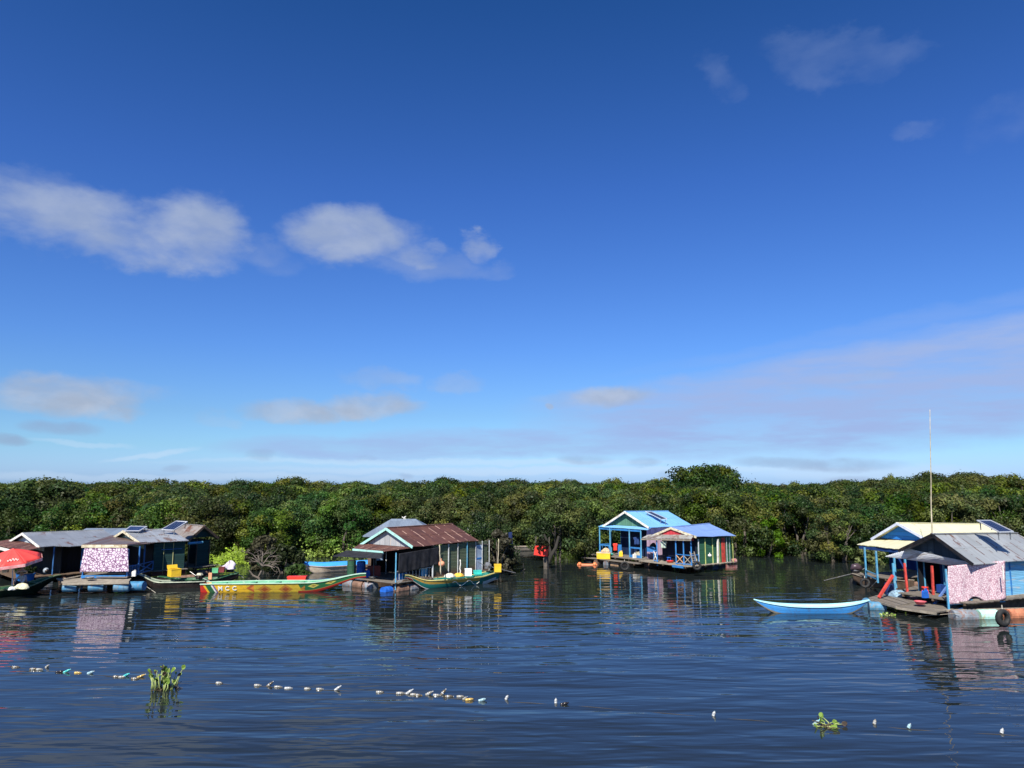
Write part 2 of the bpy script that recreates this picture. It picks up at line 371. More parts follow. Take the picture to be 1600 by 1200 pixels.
def make_tree(kind):
    H = 5.5; Rr = {'round': 3.0, 'wide': 3.7, 'bush': 3.2, 'sparse': 2.8, 'spread': 3.4}[kind]
    low = {'round': .5, 'wide': .35, 'bush': 0.2, 'sparse': .8, 'spread': 1.6}[kind]
    nc = {'round': 70, 'wide': 85, 'bush': 75, 'sparse': 48, 'spread': 70}[kind]
    nl = {'round': 15000, 'wide': 18000, 'bush': 16000, 'sparse': 8500, 'spread': 15000}[kind]
    cl = crown_clumps(H, Rr, nc, low); c = np.array(cl)
    tint = TINTS[rng.integers(0, len(TINTS), nc)] * rng.uniform(1.0, 1.55, (nc, 1))
    if kind == 'sparse': tint = tint * np.array([1.25, 0.95, 1.2])
    wt = c[:, 3] ** 2; idx = rng.choice(nc, nl, p=wt / wt.sum()); d = sph(nl)
    rad = c[idx, 3] * (0.35 + 0.75 * rng.uniform(0, 1, nl) ** 0.5)
    P = c[idx, :3] + d * rad[:, None] * np.array([1, 1, 0.75])
    P[:, 2] = np.maximum(P[:, 2], 0.12)
    N_ = d + rng.normal(size=(nl, 3)) * 0.55 + np.array([0, 0, 0.35]); N_ /= np.linalg.norm(N_, axis=1)[:, None]
    col = tint[idx] * rng.uniform(0.7, 1.35, (nl, 1))
    hot = rng.uniform(size=nl) < 0.02; col[hot] = col[hot] * np.array([1.6, 1.5, 1.5])
    # stray sprigs that break the outline
    ns = 700; k = rng.integers(0, nc, ns); dd = sph(ns); dd[:, 2] = np.abs(dd[:, 2]) * .8
    P2_ = c[k, :3] + dd * (c[k, 3] * rng.uniform(1.0, 1.55, ns))[:, None]
    P = np.vstack([P, P2_]); N_ = np.vstack([N_, dd]); col = np.vstack([col, tint[k]])
    s = rng.uniform(0.13, 0.30, len(P))
    me = leaves_mesh('crown', P, N_, s, s * 0.62, col, LEAF)
    b = MB(); stems = {'round': 3, 'wide': 4, 'bush': 5, 'sparse': 4, 'spread': 2}[kind]
    for q in range(stems):
        a = 2 * math.pi * q / stems + rng.uniform(-.5, .5); r0 = 0.12 * stems
        p0 = Vector((math.cos(a) * r0, math.sin(a) * r0, -0.8)); p1 = Vector((math.cos(a) * (r0 + .45), math.sin(a) * (r0 + .45), 1.5))
        p2 = Vector((math.cos(a + .3) * Rr * .45, math.sin(a + .3) * Rr * .45, 3.0))
        b.tube([p0, p1, p2], [0.15, 0.11, 0.07], 6)
        near = sorted(cl, key=lambda k_: (Vector(k_[:3]) - p2).length)[2:12:2]
        for k_ in near: b.tube([p2 if rng.uniform() < .5 else (p1 + p2) / 2, (p2 + Vector(k_[:3])) / 2 + Vector((0, 0, .15)), Vector(k_[:3])], [0.055, 0.035, 0.012], 5)
    tb = b.build('trunk', BARK); tm = tb.data; bpy.data.objects.remove(tb)
    return me, tm
KINDS = ['round', 'wide', 'bush', 'sparse', 'spread']
PROTO = {k: [make_tree(k) for _ in range(2)] for k in KINDS}
def put_tree(kind, x, y, h, label, cat='tree', group=None, sx=1.0, rot=None, name='flooded_tree', var=None):
    cm, tm = PROTO[kind][random.randrange(2) if var is None else var]
    o = empty(name, (x, y, 0), label, cat, group); s = h / 5.5
    o.rotation_euler = (0, 0, random.uniform(0, 6.28) if rot is None else rot); o.scale = (s * sx, s * sx, s)
    for n_, me in (('crown', cm), ('trunk', tm)):
        c_ = bpy.data.objects.new(n_, me); COL.objects.link(c_); c_.parent = o
    return o
# front row: (pixel x, depth, height, kind, width factor, label)
FRONT = [
 (-60, 62, 5.2, 'bush', 1.1, 'dark bushy tree at the left edge behind the red umbrella house'),
 (20, 64, 5.0, 'wide', 1.1, 'leafy tree directly behind the pale gable at far left'),
 (82, 68, 6.9, 'round', 1.15, 'tall rounded tree poking above the skyline at far left'),
 (140, 64, 5.2, 'bush', 1.05, 'leafy tree behind the middle of the long grey roof'),
 (205, 66, 5.4, 'sparse', 1.1, 'browner thin-leaved tree behind the small flat solar panel'),
 (262, 65, 5.0, 'bush', 1.0, 'dark green tree behind the tilted solar panel'),
 (322, 66, 5.3, 'wide', 1.0, 'broad dark tree behind the dark green annex wall'),
 (378, 69, 5.0, 'round', 1.05, 'tree rising behind the left end of the bright hyacinth bed'),
 (428, 66, 4.4, 'bush', 1.1, 'low dense tree behind the bleached dead branches'),
 (486, 70, 5.2, 'wide', 1.0, 'dense tree behind the blue covered boat'),
 (540, 69, 5.3, 'bush', 1.0, 'dense tree behind the black awning of the rusty roofed house'),
 (592, 72, 5.4, 'round', 1.0, 'dense tree left of the grey hipped roof'),
 (650, 72, 5.3, 'wide', 1.0, 'dense tree directly behind the grey hipped roof'),
 (705, 71, 5.4, 'bush', 1.0, 'leafy tree behind the far end of the rusty red roof'),
 (752, 58, 4.4, 'wide', 0.8, 'grey-green tree leaning over the small white gable'),
 (815, 78, 5.6, 'bush', 1.0, 'tree with open base behind the grey log by the red box'),
 (870, 64, 5.1, 'spread', 0.9, 'spreading dark-trunked tree that carries the red box'),
 (918, 67, 5.0, 'spread', 0.95, 'dark-stemmed tree just left of the pale blue roof'),
 (975, 70, 5.3, 'bush', 1.0, 'tree behind the green gable of the blue floating house'),
 (1035, 72, 5.6, 'wide', 1.0, 'tree behind the pale blue roof with its solar panel'),
 (1100, 72, 5.8, 'round', 1.05, 'tree behind the lilac blue roof'),
 (1150, 70, 5.6, 'wide', 1.0, 'broad tree right of the floating house with the red door panel'),
 (1236, 70, 5.2, 'bush', 1.0, 'dark tree rising behind the middle of the open right shore'),
 (1300, 63, 4.3, 'sparse', 1.05, 'brownish thin-leaved tree near the flat green weed mat'),
 (1352, 64, 4.9, 'bush', 1.0, 'tree just left of the cream porch roof'),
 (1410, 68, 5.6, 'wide', 1.0, 'tree behind the blue gable of the cream roofed house'),
 (1470, 66, 5.5, 'round', 1.0, 'tree directly behind the tall bamboo mast'),
 (1530, 67, 5.6, 'bush', 1.05, 'tree behind the solar panel of the grey tin roof'),
 (1590, 66, 5.6, 'wide', 1.0, 'tree behind the cream roof at the right edge'),
 (1650, 66, 5.6, 'round', 1.1, 'tree at the very right edge of the shore'),
]
for px, Y, h, k, sx, lab in FRONT:
    put_tree(k, (px - 800) / FPX * Y, Y, h, lab, 'tree', 'trees along the waterside', sx)
BACKL = 'green flooded forest tree standing in the packed rows behind the waterside trees'
def ytop(px):   # how high the canopy line runs in the photograph: left, middle, right
    return np.interp(px, [0, 200, 450, 800, 1000, 1250, 1400, 1600], [752, 753, 753, 751, 751, 754, 746, 743])
nb = 0
for Y, st, hh in ((76, 4.4, 5.6), (84, 4.6, 6.0), (94, 5.0, 6.25), (106, 5.6, 6.5), (120, 6.2, 6.75), (138, 7.2, 7.0), (160, 8.5, 7.2)):
    x = -Y * 0.80
    while x < Y * 0.80:
        yy = Y + random.uniform(-2.2, 2.2); px = 800 + x / yy * FPX
        full = HC + (HOR - ytop(px)) / FPX * yy
        h = min(hh, full) * random.uniform(0.93, 1.06) if Y < 105 else full * random.uniform(0.90, 1.02) * (random.uniform(1.04, 1.12) if random.random() < .24 else 1)
        k = random.choices(KINDS, [4, 4, 4, 2, 2])[0]
        put_tree(k, x, yy, h, BACKL, 'tree', 'trees in the forest behind the waterside', random.uniform(.95, 1.2) * (1.0 if Y < 115 else 1.15))
        nb += 1; x += st * random.uniform(0.75, 1.25)
put_tree('wide', (1096 - 800) / FPX * 105, 105, 9.3, 'big domed tree standing highest above the treeline behind the blue houses', 'tree', None, 1.2, name='tall_tree')
put_tree('round', (1122 - 800) / FPX * 107, 107, 9.0, 'lower right shoulder tree beside the big domed tree above the treeline', 'tree', None, 0.75, name='tall_tree')
put_tree('round', (958 - 800) / FPX * 100, 100, 7.1, 'rounded tree topping the skyline left of the big domed tree', 'tree', None, 0.8, name='tall_tree')
put_tree('sparse', (1385 - 800) / FPX * 104, 104, 7.7, 'thin twiggy treetop on the skyline left of the bamboo mast', 'tree', None, 0.5, name='tall_tree')
# far canopy as one mass
def canopy():
    n = 0; Ps = []; Ns = []; Cs = []; Ss = []
    for Y in (185, 215, 250, 300, 360, 430):
        x = -Y * 0.85
        while x < Y * 0.85:
            px = 800 + x / Y * FPX
            h = (HC + (HOR - ytop(px) - 4.5) / FPX * Y) * random.uniform(0.95, 1.005); r = random.uniform(4, 6) * Y / 200; q = 520
            d = sph(q); d[:, 2] = np.abs(d[:, 2]); P = d * np.array([r, r, h * .55]) * rng.uniform(.86, 1.06, (q, 1)) * 1.0
            P += np.array([x, Y + random.uniform(-6, 6), h * 0.42]); Ps.append(P); Ns.append(d + rng.normal(size=(q, 3)) * .4)
            Cs.append(TINTS[random.randrange(6)] * rng.uniform(.7, 1.3, (q, 1))); Ss.append(rng.uniform(.5, 1.0, q) * Y / 200)
            x += r * 1.1
    P = np.vstack(Ps); N_ = np.vstack(Ns); N_ /= np.linalg.norm(N_, axis=1)[:, None]; s = np.concatenate(Ss)
    me = leaves_mesh('distant_forest', P, N_, s, s * .7, np.vstack(Cs), LEAF)
    o = bpy.data.objects.new('distant_forest', me); COL.objects.link(o)
    tag(o, 'far forest canopy reading as one green mass along the skyline', 'forest', kind='stuff')
canopy()
# bright shrubs
def shrub(px, Y, h, r, col, label, n=3500, name='shrub', leaf=(.14, .3)):
    o = empty(name, ((px - 800) / FPX * Y, Y, 0), label, 'shrub')
    nc = 26; c = np.array(crown_clumps(h, r, nc, 0.1)); c[:, 3] = rng.uniform(.3, .6, nc) * r / 2.2
    idx = rng.integers(0, nc, n); d = sph(n); P = c[idx, :3] + d * (c[idx, 3] * rng.uniform(.4, 1.1, n))[:, None]; P[:, 2] = np.maximum(P[:, 2], .03)
    N_ = d + rng.normal(size=(n, 3)) * .5; N_ /= np.linalg.norm(N_, axis=1)[:, None]
    tint = np.array(col) * rng.uniform(.7, 1.3, (nc, 1)); s = rng.uniform(*leaf, n)
    me = leaves_mesh('crown', P, N_, s, s * .6, tint[idx] * rng.uniform(.7, 1.3, (n, 1)), REED)
    f = bpy.data.objects.new('crown', me); COL.objects.link(f); f.parent = o
    b = MB()
    for k in range(6):
        e = Vector(c[k, :3]); b.tube([(0, 0, -.5), e * .5 + Vector((0, 0, .2)), e], [.06, .04, .015], 5)
    q = b.build('trunk', BARK); q.parent = o
    return o
shrub(1190, 67.5, 3.5, 1.7, (0.055, 0.105, 0.013), 'fresh bright green shrub on the shore right of the blue houses', 6500)
shrub(1355, 62, 1.5, 1.6, (0.15, 0.19, 0.04), 'low yellow-green shrub at the water left of the cream porch roof', 2500)
shrub(452, 55, 2.0, 1.6, (0.05, 0.07, 0.022), 'dull dark shrub in the water right of the dead branches', 3500)
shrub(424, 57, 2.6, 1.3, (0.075, 0.07, 0.035), 'brownish half-bare shrub behind the dead branches', 2200)
shrub(471, 50.5, 1.1, 0.75, (0.05, 0.085, 0.025), 'small green shrub beside the bow of the blue covered boat', 1500)
shrub(778, 54.5, 3.0, 1.15, (0.075, 0.07, 0.045), 'brown dead foliage heap beside the green corrugated wall', 3200)
shrub(786, 55.5, 1.9, 1.0, (0.05, 0.05, 0.03), 'dark withered bush in the water right of the corrugated wall', 2600)
# hyacinth beds
def reeds(name, rects, label, h=(.35, .8), col=(0.17, 0.24, 0.045), dens=26):
    P = []; N_ = []; C = []; L = []
    for x0, x1, y0, y1 in rects:
        a = at(x0, y1); bq = at(x1, y1); d0 = a.y; d1 = at(x0, y0).y; n = int(abs(bq.x - a.x) * (d1 - d0) * dens)
        for _ in range(n):
            yy = random.uniform(d0, d1); q = random.uniform(x0, x1); edge = min((q - x0), (x1 - q)) / 8.0
            xx = (q - 800) / FPX * yy
            hh = random.uniform(*h) * min(1, .5 + edge) * (0.8 + .35 * math.sin(xx * 2.1 + yy))
            nd = Vector((random.gauss(0, .5), -.8, random.gauss(.35, .4))).normalized()
            P.append((xx, yy, random.uniform(.05, hh))); N_.append(nd[:]); k = random.uniform(.55, 1.4)
            C.append([c_ * k for c_ in col] if random.random() > .12 else [c_ * k * 1.6 for c_ in col]); L.append(random.uniform(.12, .26))
    L = np.array(L)
    me = leaves_mesh(name, np.array(P), np.array(N_), L, L * .75, np.array(C), REED)
    o = bpy.data.objects.new(name, me); COL.objects.link(o); tag(o, label, 'water plants', kind='stuff')
reeds('hyacinth_bed', [(318, 350, 868, 880), (345, 400, 868, 884)], 'bright yellow-green hyacinth bed between the dark annex and dead branches', (.5, 1.35), (0.2, 0.28, 0.045), 60)
reeds('hyacinth_bed', [(462, 500, 863, 873), (498, 545, 860, 872), (290, 312, 862, 874), (545, 600, 862, 872)], 'bright hyacinth strip behind the blue covered boat', (.6, 1.6), (0.19, 0.27, 0.045), 40)
reeds('hyacinth_bed', [(796, 856, 853, 857), (856, 935, 859, 866), (900, 965, 861, 868)], 'hyacinth strip between the grey log and the blue floating house', (.5, 1.5), (0.11, 0.18, 0.03))
reeds('hyacinth_bed', [(1142, 1175, 862, 869), (1175, 1340, 863, 867), (1395, 1460, 864, 869)], 'thin line of pond weed along the right shore', (.2, .75), (0.11, 0.16, 0.035), 16)
reeds('weed_mat', [(1278, 1310, 869, 875)], 'flat green weed mat floating off the right shore', (.05, .12), (0.06, 0.11, 0.03), 30)
# dead branches
def dead_branches():
    p = at(408, 906); o = empty('dead_tree', p, 'bleached dead branches reaching out of the water behind the yellow painted boat', 'dead tree')
    b = MB(); r = random.Random(5)
    def br(q, d, L, rad, k):
        pts = [q]; 
        for i in range(3):
            d = (d + Vector((r.gauss(0, .28), r.gauss(0, .2), r.gauss(.0, .2)))).normalized(); pts.append(pts[-1] + d * L / 3)
        b.tube(pts, [rad, rad * .8, rad * .65, rad * .45], 6)
        if k: 
            for _ in range(3): br(pts[r.choice((1, 2, 3))], (d + Vector((r.gauss(0, .9), r.gauss(0, .4), r.gauss(.1, .6)))).normalized(), L * .68, rad * .5, k - 1)
    br(p + Vector((0, 0, -.3)), Vector((0.0, 0, 1)), 1.3, .09, 0)
    top = p + Vector((.02, 0, .95))
    for d in ((-.5, 0, .7), (.6, .1, .7), (.9, 0, .15), (.2, 0, 1), (-.9, 0, .25), (.8, .2, -.1)): br(top, Vector(d).normalized(), .95, .05, 2)
    b.tube([p + Vector((-.35, 0, -.1)), p + Vector((0, 0, .6))], [.05, .05], 6)
    b.build('branches', DEADW, o)
dead_branches()
def hyacinth(px, py, wide, high, n, label, seed, low=False):
    p = at(px, py); o = empty('water_hyacinth', p, label, 'water plant'); r = random.Random(seed)
    st = MB(); lf = MB(); rt = MB()
    for i in range(n):
        a = r.uniform(0, 6.28); rr = r.uniform(0, wide * .34); q = p + Vector((math.cos(a) * rr, math.sin(a) * rr * .8, -.02))
        fx = (q.x - p.x) / (wide * .5); lean = fx * .6 + r.gauss(0, .17)
        hgt = high * (r.uniform(.25, .98) if i > 4 else r.uniform(.75, 1.0)) * (1 - .3 * abs(fx))
        d = Vector((lean, r.gauss(0, .2), 1)).normalized(); 
        if low: d = Vector((r.gauss(0, .9), r.gauss(0, .4), .35)).normalized()
        e = q + d * hgt; mid = q + d * hgt * .5 + Vector((r.gauss(0, .02), 0, .02))
        st.tube([q, mid, e], [.022, .017, .010], 6)
        if r.random() < .8:
            w = r.uniform(.06, .10); nrm = Vector((r.gauss(0, .7), -.8, r.gauss(.3, .4))).normalized(); tx = d.cross(nrm).normalized(); ty = (d + Vector((r.gauss(0, .35), 0, 0))).normalized()
            ring = [e + tx * math.sin(2 * math.pi * k / 10) * w * .8 + ty * (1 - math.cos(2 * math.pi * k / 10)) * w * .95 + nrm * .02 * math.sin(4 * math.pi * k / 10) for k in range(10)]
            lf.poly(ring, None, 0 if r.random() < .78 else 1)
    for i in range(44 if not low else 10):
        a = r.uniform(0, 6.28); q = p + Vector((math.cos(a) * wide * .3 * r.random(), math.sin(a) * wide * .22 * r.random(), .0))
        e = q + Vector((r.gauss(0, .13), r.gauss(0, .1), r.uniform(.01, .12))); rt.tube([q, (q + e) / 2 + Vector((0, 0, .03)), e], [.018, .014, .008], 5)
    st.build('stems', mat('hyacinth_stem', (0.30, 0.36, 0.12), .5), o, True); lf.build('leaves', [mat('hyacinth_leaf', (0.14, 0.22, 0.035), .4), mat('hyacinth_leaf_brown', (0.055, 0.04, 0.03), .7)], o)
    rt.build('roots', mat('hyacinth_root', (0.09, 0.07, 0.04), .9), o)
hyacinth(259, 1076, 1.35, .66, 54, 'upright water hyacinth clump floating on the bottle line at lower left', 3)
hyacinth(1290, 1136, .75, .42, 12, 'small torn hyacinth scrap floating at lower right', 8, True)
hyacinth(1396, 952, 1.0, .3, 16, 'small leafy hyacinth clump under the plank deck at right', 4, True)
hyacinth(1388, 962, .5, .2, 8, 'tiny hyacinth sprig floating in front of the plank deck', 14, True)
hyacinth(1056, 890, .9, .5, 12, 'yellowish weed tuft at the porch corner of the red gabled house', 5)
hyacinth(188, 927, .6, .25, 9, 'small bright weed tuft under the curtained porch', 6, True)
# ------------------------------------------------------------------ materials of the floating village
WOODG = planks('grey_boards', (0.19, 0.165, 0.135), 0.16, False, 0.5, wear=(0.27, 0.24, 0.2))
WOODB = mat('brown_wood', (0.13, 0.085, 0.055), 0.85, var=0.3, dirt=(0.05, 0.035, 0.025), bump=.01)
WOODP = mat('pale_wood', (0.27, 0.235, 0.185), 0.85, var=0.25, dirt=(0.2, 0.16, 0.12), bump=.01)
BAMB = mat('bamboo', (0.46, 0.40, 0.28), 0.6, var=0.25, dirt=(0.2, 0.17, 0.12))
BLUEP = mat('blue_paint', (0.03, 0.17, 0.44), 0.55, var=0.2, dirt=(0.1, 0.25, 0.36), da=.3)
LBLUEP = mat('light_blue_paint', (0.08, 0.29, 0.46), 0.55, var=0.2, dirt=(0.25, 0.36, 0.4), da=.3)
WHITEP = mat('white_paint', (0.74, 0.72, 0.66), 0.6, var=0.1, dirt=(0.45, 0.38, 0.28), da=.4)
CREAMP = mat('cream_fascia', (0.66, 0.61, 0.44), 0.6, var=0.2, dirt=(0.3, 0.2, 0.1), da=.5)
MINTP = mat('mint_paint', (0.36, 0.66, 0.58), 0.55, var=0.12, dirt=(0.3, 0.4, 0.36))
GREYW = mat('weathered_white_post', (0.42, 0.44, 0.45), 0.7, var=0.25, dirt=(0.2, 0.2, 0.2))
REDP = mat('red_paint', (0.52, 0.06, 0.045), 0.55, var=0.2, dirt=(0.2, 0.04, 0.03))
YELP = mat('yellow_plastic', (0.80, 0.50, 0.03), 0.45, var=0.1, dirt=(0.6, 0.38, 0.05), da=.3)
ORGP = mat('orange_plastic', (0.75, 0.22, 0.08), 0.45, var=0.12)
REDPL = mat('red_plastic', (0.70, 0.05, 0.03), 0.4, var=0.12)
BLKT = mat('black_netting', (0.018, 0.018, 0.022), 0.8, var=0.4)
BLKR = mat('black_rubber', (0.022, 0.022, 0.022), 0.7, var=0.4, dirt=(0.10, 0.09, 0.075), da=.3)
DARKIN = planks('shade_dark_boards', (0.012, 0.014, 0.018), .3, True)  # near-black boards: interior shade is put into the colour
METD = mat('engine_black', (0.025, 0.025, 0.028), 0.4, 0.5, var=0.4, dirt=(0.09, 0.05, 0.03))
METG = mat('engine_grey', (0.25, 0.25, 0.25), 0.45, 0.6, var=0.3, dirt=(0.1, 0.07, 0.05))
SKIN = mat('skin', (0.32, 0.18, 0.11), 0.6, var=0.05)
ALU = mat('aluminium_frame', (0.7, 0.7, 0.7), 0.35, 0.6, var=.05)
ROPE = mat('pale_rope', (0.5, 0.46, 0.38), .9)
def solar_mat():
    m, t, b = newmat('solar_cells'); tc = t.node('ShaderNodeTexCoord'); x, y, _ = t.sep(tc.outputs['UV'])
    gx_ = t.math('LESS_THAN', t.math('FRACT', t.math('DIVIDE', x, .16)), .06); gy_ = t.math('LESS_THAN', t.math('FRACT', t.math('DIVIDE', y, .16)), .06)
    t.set(b.inputs['Base Color'], t.mix(t.math('MAXIMUM', gx_, gy_), (0.012, 0.022, 0.065), (0.10, 0.13, 0.2))); b.inputs['Roughness'].default_value = .22
    return m
SOLAR = solar_mat()
def pattern(name, basec, c1, c2, sc1, amt):
    m, t, b = newmat(name); tc = t.node('ShaderNodeTexCoord'); uv = tc.outputs['UV']
    v = t.node('ShaderNodeTexVoronoi', feature='DISTANCE_TO_EDGE'); t.set(v.inputs['Vector'], uv); v.inputs['Scale'].default_value = sc1
    v2 = t.node('ShaderNodeTexVoronoi', feature='F1'); t.set(v2.inputs['Vector'], uv); v2.inputs['Scale'].default_value = sc1 * 1.0
    n = t.noise(uv, sc1 * 2.2, 3, .7)
    c = t.mix(t.mapr(v.outputs['Distance'], amt, amt * .4), basec, c1)
    c = t.mix(t.mapr(n, .58, .66, 0, .8), c, c2)
    c = t.mix(t.mapr(v2.outputs['Distance'], .16, .1, 0, .8), c, (0.82, 0.78, 0.82))
    t.set(b.inputs['Base Color'], c); b.inputs['Roughness'].default_value = .85; b.inputs['Specular IOR Level'].default_value = .1
    return m
CLOTH_A = pattern('lace_print_cloth', (0.66, 0.54, 0.62), (0.17, 0.09, 0.16), (0.32, 0.17, 0.30), 6.0, .14)
CLOTH_B = pattern('pink_print_cloth', (0.70, 0.56, 0.58), (0.42, 0.24, 0.29), (0.34, 0.22, 0.27), 10.0, .14)
BAR_BLUE = mat('blue_drum', (0.07, 0.21, 0.34), .6, var=.3, dirt=(0.22, 0.22, 0.2), da=.4)
BAR_DBLUE = mat('deep_blue_drum', (0.02, 0.12, 0.5), .45, var=.2)
BAR_BRN = mat('brown_drum', (0.20, 0.12, 0.085), .7, var=.35, dirt=(0.1, 0.05, 0.03))
BAR_TAN = mat('tan_drum', (0.42, 0.27, 0.16), .7, var=.3, dirt=(0.2, 0.1, 0.05))
BAR_MINT = mat('mint_drum', (0.42, 0.72, 0.62), .6, var=.12, dirt=(0.4, 0.35, 0.2), da=.4)
BAR_GRY = mat('grey_blue_drum', (0.20, 0.23, 0.26), .6, var=.3, dirt=(0.22, 0.1, 0.06), da=.45)
BAR_RST = mat('rusty_orange_drum', (0.45, 0.17, 0.09), .75, var=.25, dirt=(0.2, 0.07, 0.04))
BAR_RED = mat('red_white_tank', (0.42, 0.14, 0.12), .6, var=.3, dirt=(0.6, 0.5, 0.48), da=.5)
# ------------------------------------------------------------------ house frame
class House:
    """plan: u across the gable (left to right seen from its front), v along the ridge; heights fitted per corner"""
    def __init__(s, name, label, R0, L0, R1, apex, ridge, ze, alpha, W=None, L=None, group='floating houses', Dist=None):
        a = R(alpha); s.V = Vector((math.cos(a), math.sin(a), 0)); s.U = Vector((math.sin(a), -math.cos(a), 0))
        if Dist: q = atd(R0[0], R0[1], Dist); ze = q.z
        else: q = at(R0[0], R0[1], ze)
        r0 = Vector((q.x, q.y, 0)); s.zR0 = ze
        s.W = W or s.bis(lambda w_: proj(r0 - s.U * w_ + Vector((0, 0, ze)))[0] - L0[0], .5, 9)
        s.L = L or s.bis(lambda l_: R1[0] - proj(r0 + s.V * l_ + Vector((0, 0, ze)))[0], .5, 16)
        s.O = r0 - s.U * s.W
        s.zL0 = s.fitz(0, 0, L0[1]); s.zR1 = s.fitz(s.W, s.L, R1[1]); s.ua = s.W * .5
        s.zA0 = s.fitz(s.ua, 0, apex[1]); s.zA1 = s.fitz(s.ua, s.L, ridge[1]); s.zL1 = s.zR1 + (s.zL0 - s.zR0) * .5
        c = s.P(s.W / 2, s.L / 2, 0); s.root = empty(name, c, label, 'floating house', group); s.cnt = {}
        print(name, 'W %.2f L %.2f ze %.2f/%.2f/%.2f ridge %.2f/%.2f' % (s.W, s.L, s.zL0, s.zR0, s.zR1, s.zA0, s.zA1), 'R0', [round(x, 1) for x in r0[:2]],
              'apex px', [round(x) for x in proj(s.P(s.ua, 0, s.zA0))], 'ridge end px', [round(x) for x in proj(s.P(s.ua, s.L, s.zA1))])
    def bis(s, f, lo, hi):
        flo = f(lo)
        for _ in range(50):
            m = (lo + hi) / 2
            if (f(m) > 0) == (flo > 0): lo = m
            else: hi = m
        return (lo + hi) / 2
    def P(s, u, v, z): return s.O + s.U * u + s.V * v + Vector((0, 0, z))
    def fitz(s, u, v, py):
        q = s.P(u, v, 0); return HC + (lambda k: k)(s.bis(lambda z: proj((q.x, q.y, z))[1] - py, -1, 12)) - HC
    def uv(s, px, py, z):
        q = at(px, py, z) - s.O; return q.dot(s.U), q.dot(s.V)
    def roofz(s, u, v):
        f = v / s.L; a = s.zA0 + (s.zA1 - s.zA0) * f; l = s.zL0 + (s.zL1 - s.zL0) * f; r = s.zR0 + (s.zR1 - s.zR0) * f
        return a + (l - a) * (s.ua - u) / s.ua if u < s.ua else a + (r - a) * (u - s.ua) / (s.W - s.ua)
    def box(s, mb, u0, u1, v0, v1, z0, z1, m=0, off=(0, 0)):
        b = [s.P(u0, v0, z0), s.P(u1, v0, z0), s.P(u1, v1, z0), s.P(u0, v1, z0)]
        z = z1 if isinstance(z1, (list, tuple)) else [z1] * 4
        t_ = [s.P(u0, v0, z[0]), s.P(u1, v0, z[1]), s.P(u1, v1, z[2]), s.P(u0, v1, z[3])]
        return mb.hexa(b, t_, m, off)
    def part(s, name, mb, mats, smooth=False, label=None):
        o = mb.build(name, mats, s.root, smooth)
        if label: o['label'] = label
        return o
    def bx(s, name, u0, u1, v0, v1, z0, z1, m, label=None): return s.part(name, s.box(MB(), u0, u1, v0, v1, z0, z1), m, label=label)
    def roof(s, mR, mL=None, ov=0.3, side=0.12, barge=None, th=0.035, gable=None, ginset=0.35, lap=True, back=0.3):
        """two slopes; each slope is two courses of sheets, the upper lapping the lower"""
        mL = mL or mR
        for sgn, mt in ((1, mR), (-1, mL)):
            mb = MB(); ue = s.W if sgn > 0 else 0.0
            for (f0, f1, up) in ((0.0, .53, .02), (.5, 1.0 + side / s.W, 0.0)) if lap else ((0, 1.0 + side / s.W, 0),):
                def pt(v, f, dz): 
                    u = s.ua + (ue - s.ua) * f; vv = min(max(v, 0), s.L); z = s.roofz(s.ua, vv) * (1 - f) + s.roofz(ue, vv) * f
                    return s.P(u, v, z + dz + up)
                n = max(2, int(s.L / .85)); P = []; Q = []; uvs = []
                vs = [-ov * 0 - .0 + i * (s.L + back * 0) / n for i in range(n + 1)]
                j = [random.uniform(-.012, .012) for _ in vs]
                hf = (Vector(pt(0, f1, 0)) - Vector(pt(0, f0, 0))).length; o_ = (0 if f0 == 0 else 1.1 + .0)
                rag = [random.uniform(-.02, .05) if f1 > .9 else 0 for _ in vs]
                top = [[pt(v, f, th + j[i]) + (Vector((0, 0, -.0))) for f in (f0, (f0 + f1) / 2, f1 + rag[i])] for i, v in enumerate(vs)]
                bot = [[pt(v, f, j[i]) for f in (f0, (f0 + f1) / 2, f1 + rag[i])] for i, v in enumerate(vs)]
                uvv = [[(v, o_ + q) for q in (0, hf / 2, hf)] for v in vs]
                mb.grid(top, 0, uvv); mb.grid([r[::-1] for r in bot], 0, [r[::-1] for r in uvv])
                for i in range(n):
                    mb.poly([bot[i][2], bot[i + 1][2], top[i + 1][2], top[i][2]]); mb.poly([bot[i + 1][0], bot[i][0], top[i][0], top[i + 1][0]])
                for i in (0, n):
                    for q in (0, 1): mb.poly([bot[i][q], bot[i][q + 1], top[i][q + 1], top[i][q]])
            s.part('roof', mb, mt)
        rc = MB(); rc.bar(s.P(s.ua, -.02, s.zA0 + .06), s.P(s.ua, s.L + .02, s.zA1 + .06), .22, .05); s.part('ridge_cap', rc, mR)
        if barge:
            for ue, ze_, mm in ((0, s.zL0, barge[0]), (s.W, s.zR0, barge[1])):
                b = MB(); b.bar(s.P(s.ua, -.04, s.zA0 - .01), s.P(ue + (.1 if ue else -.1), -.04, ze_ - .04), .04, .16); s.part('barge_board', b, mm)
        for v_, mm in ((ginset, gable), (s.L - .12, gable)):
            if mm is None: continue
            b = MB(); k = min(max(v_, 0), s.L); zb = min(s.roofz(.25, k), s.roofz(s.W - .25, k)) - .06
            pts = [(.25, zb), (s.W - .25, zb), (s.W - .25, s.roofz(s.W - .25, k) - .05), (s.ua, s.roofz(s.ua, k) - .05), (.25, s.roofz(.25, k) - .05)]
            f_ = [s.P(u, v_, z) for u, z in pts]; g_ = [s.P(u, v_ + .04, z) for u, z in pts]; uv_ = [(u, z) for u, z in pts]
            b.poly(f_, uv_); b.poly(g_[::-1], uv_[::-1]); s.part('gable_panel', b, mm)
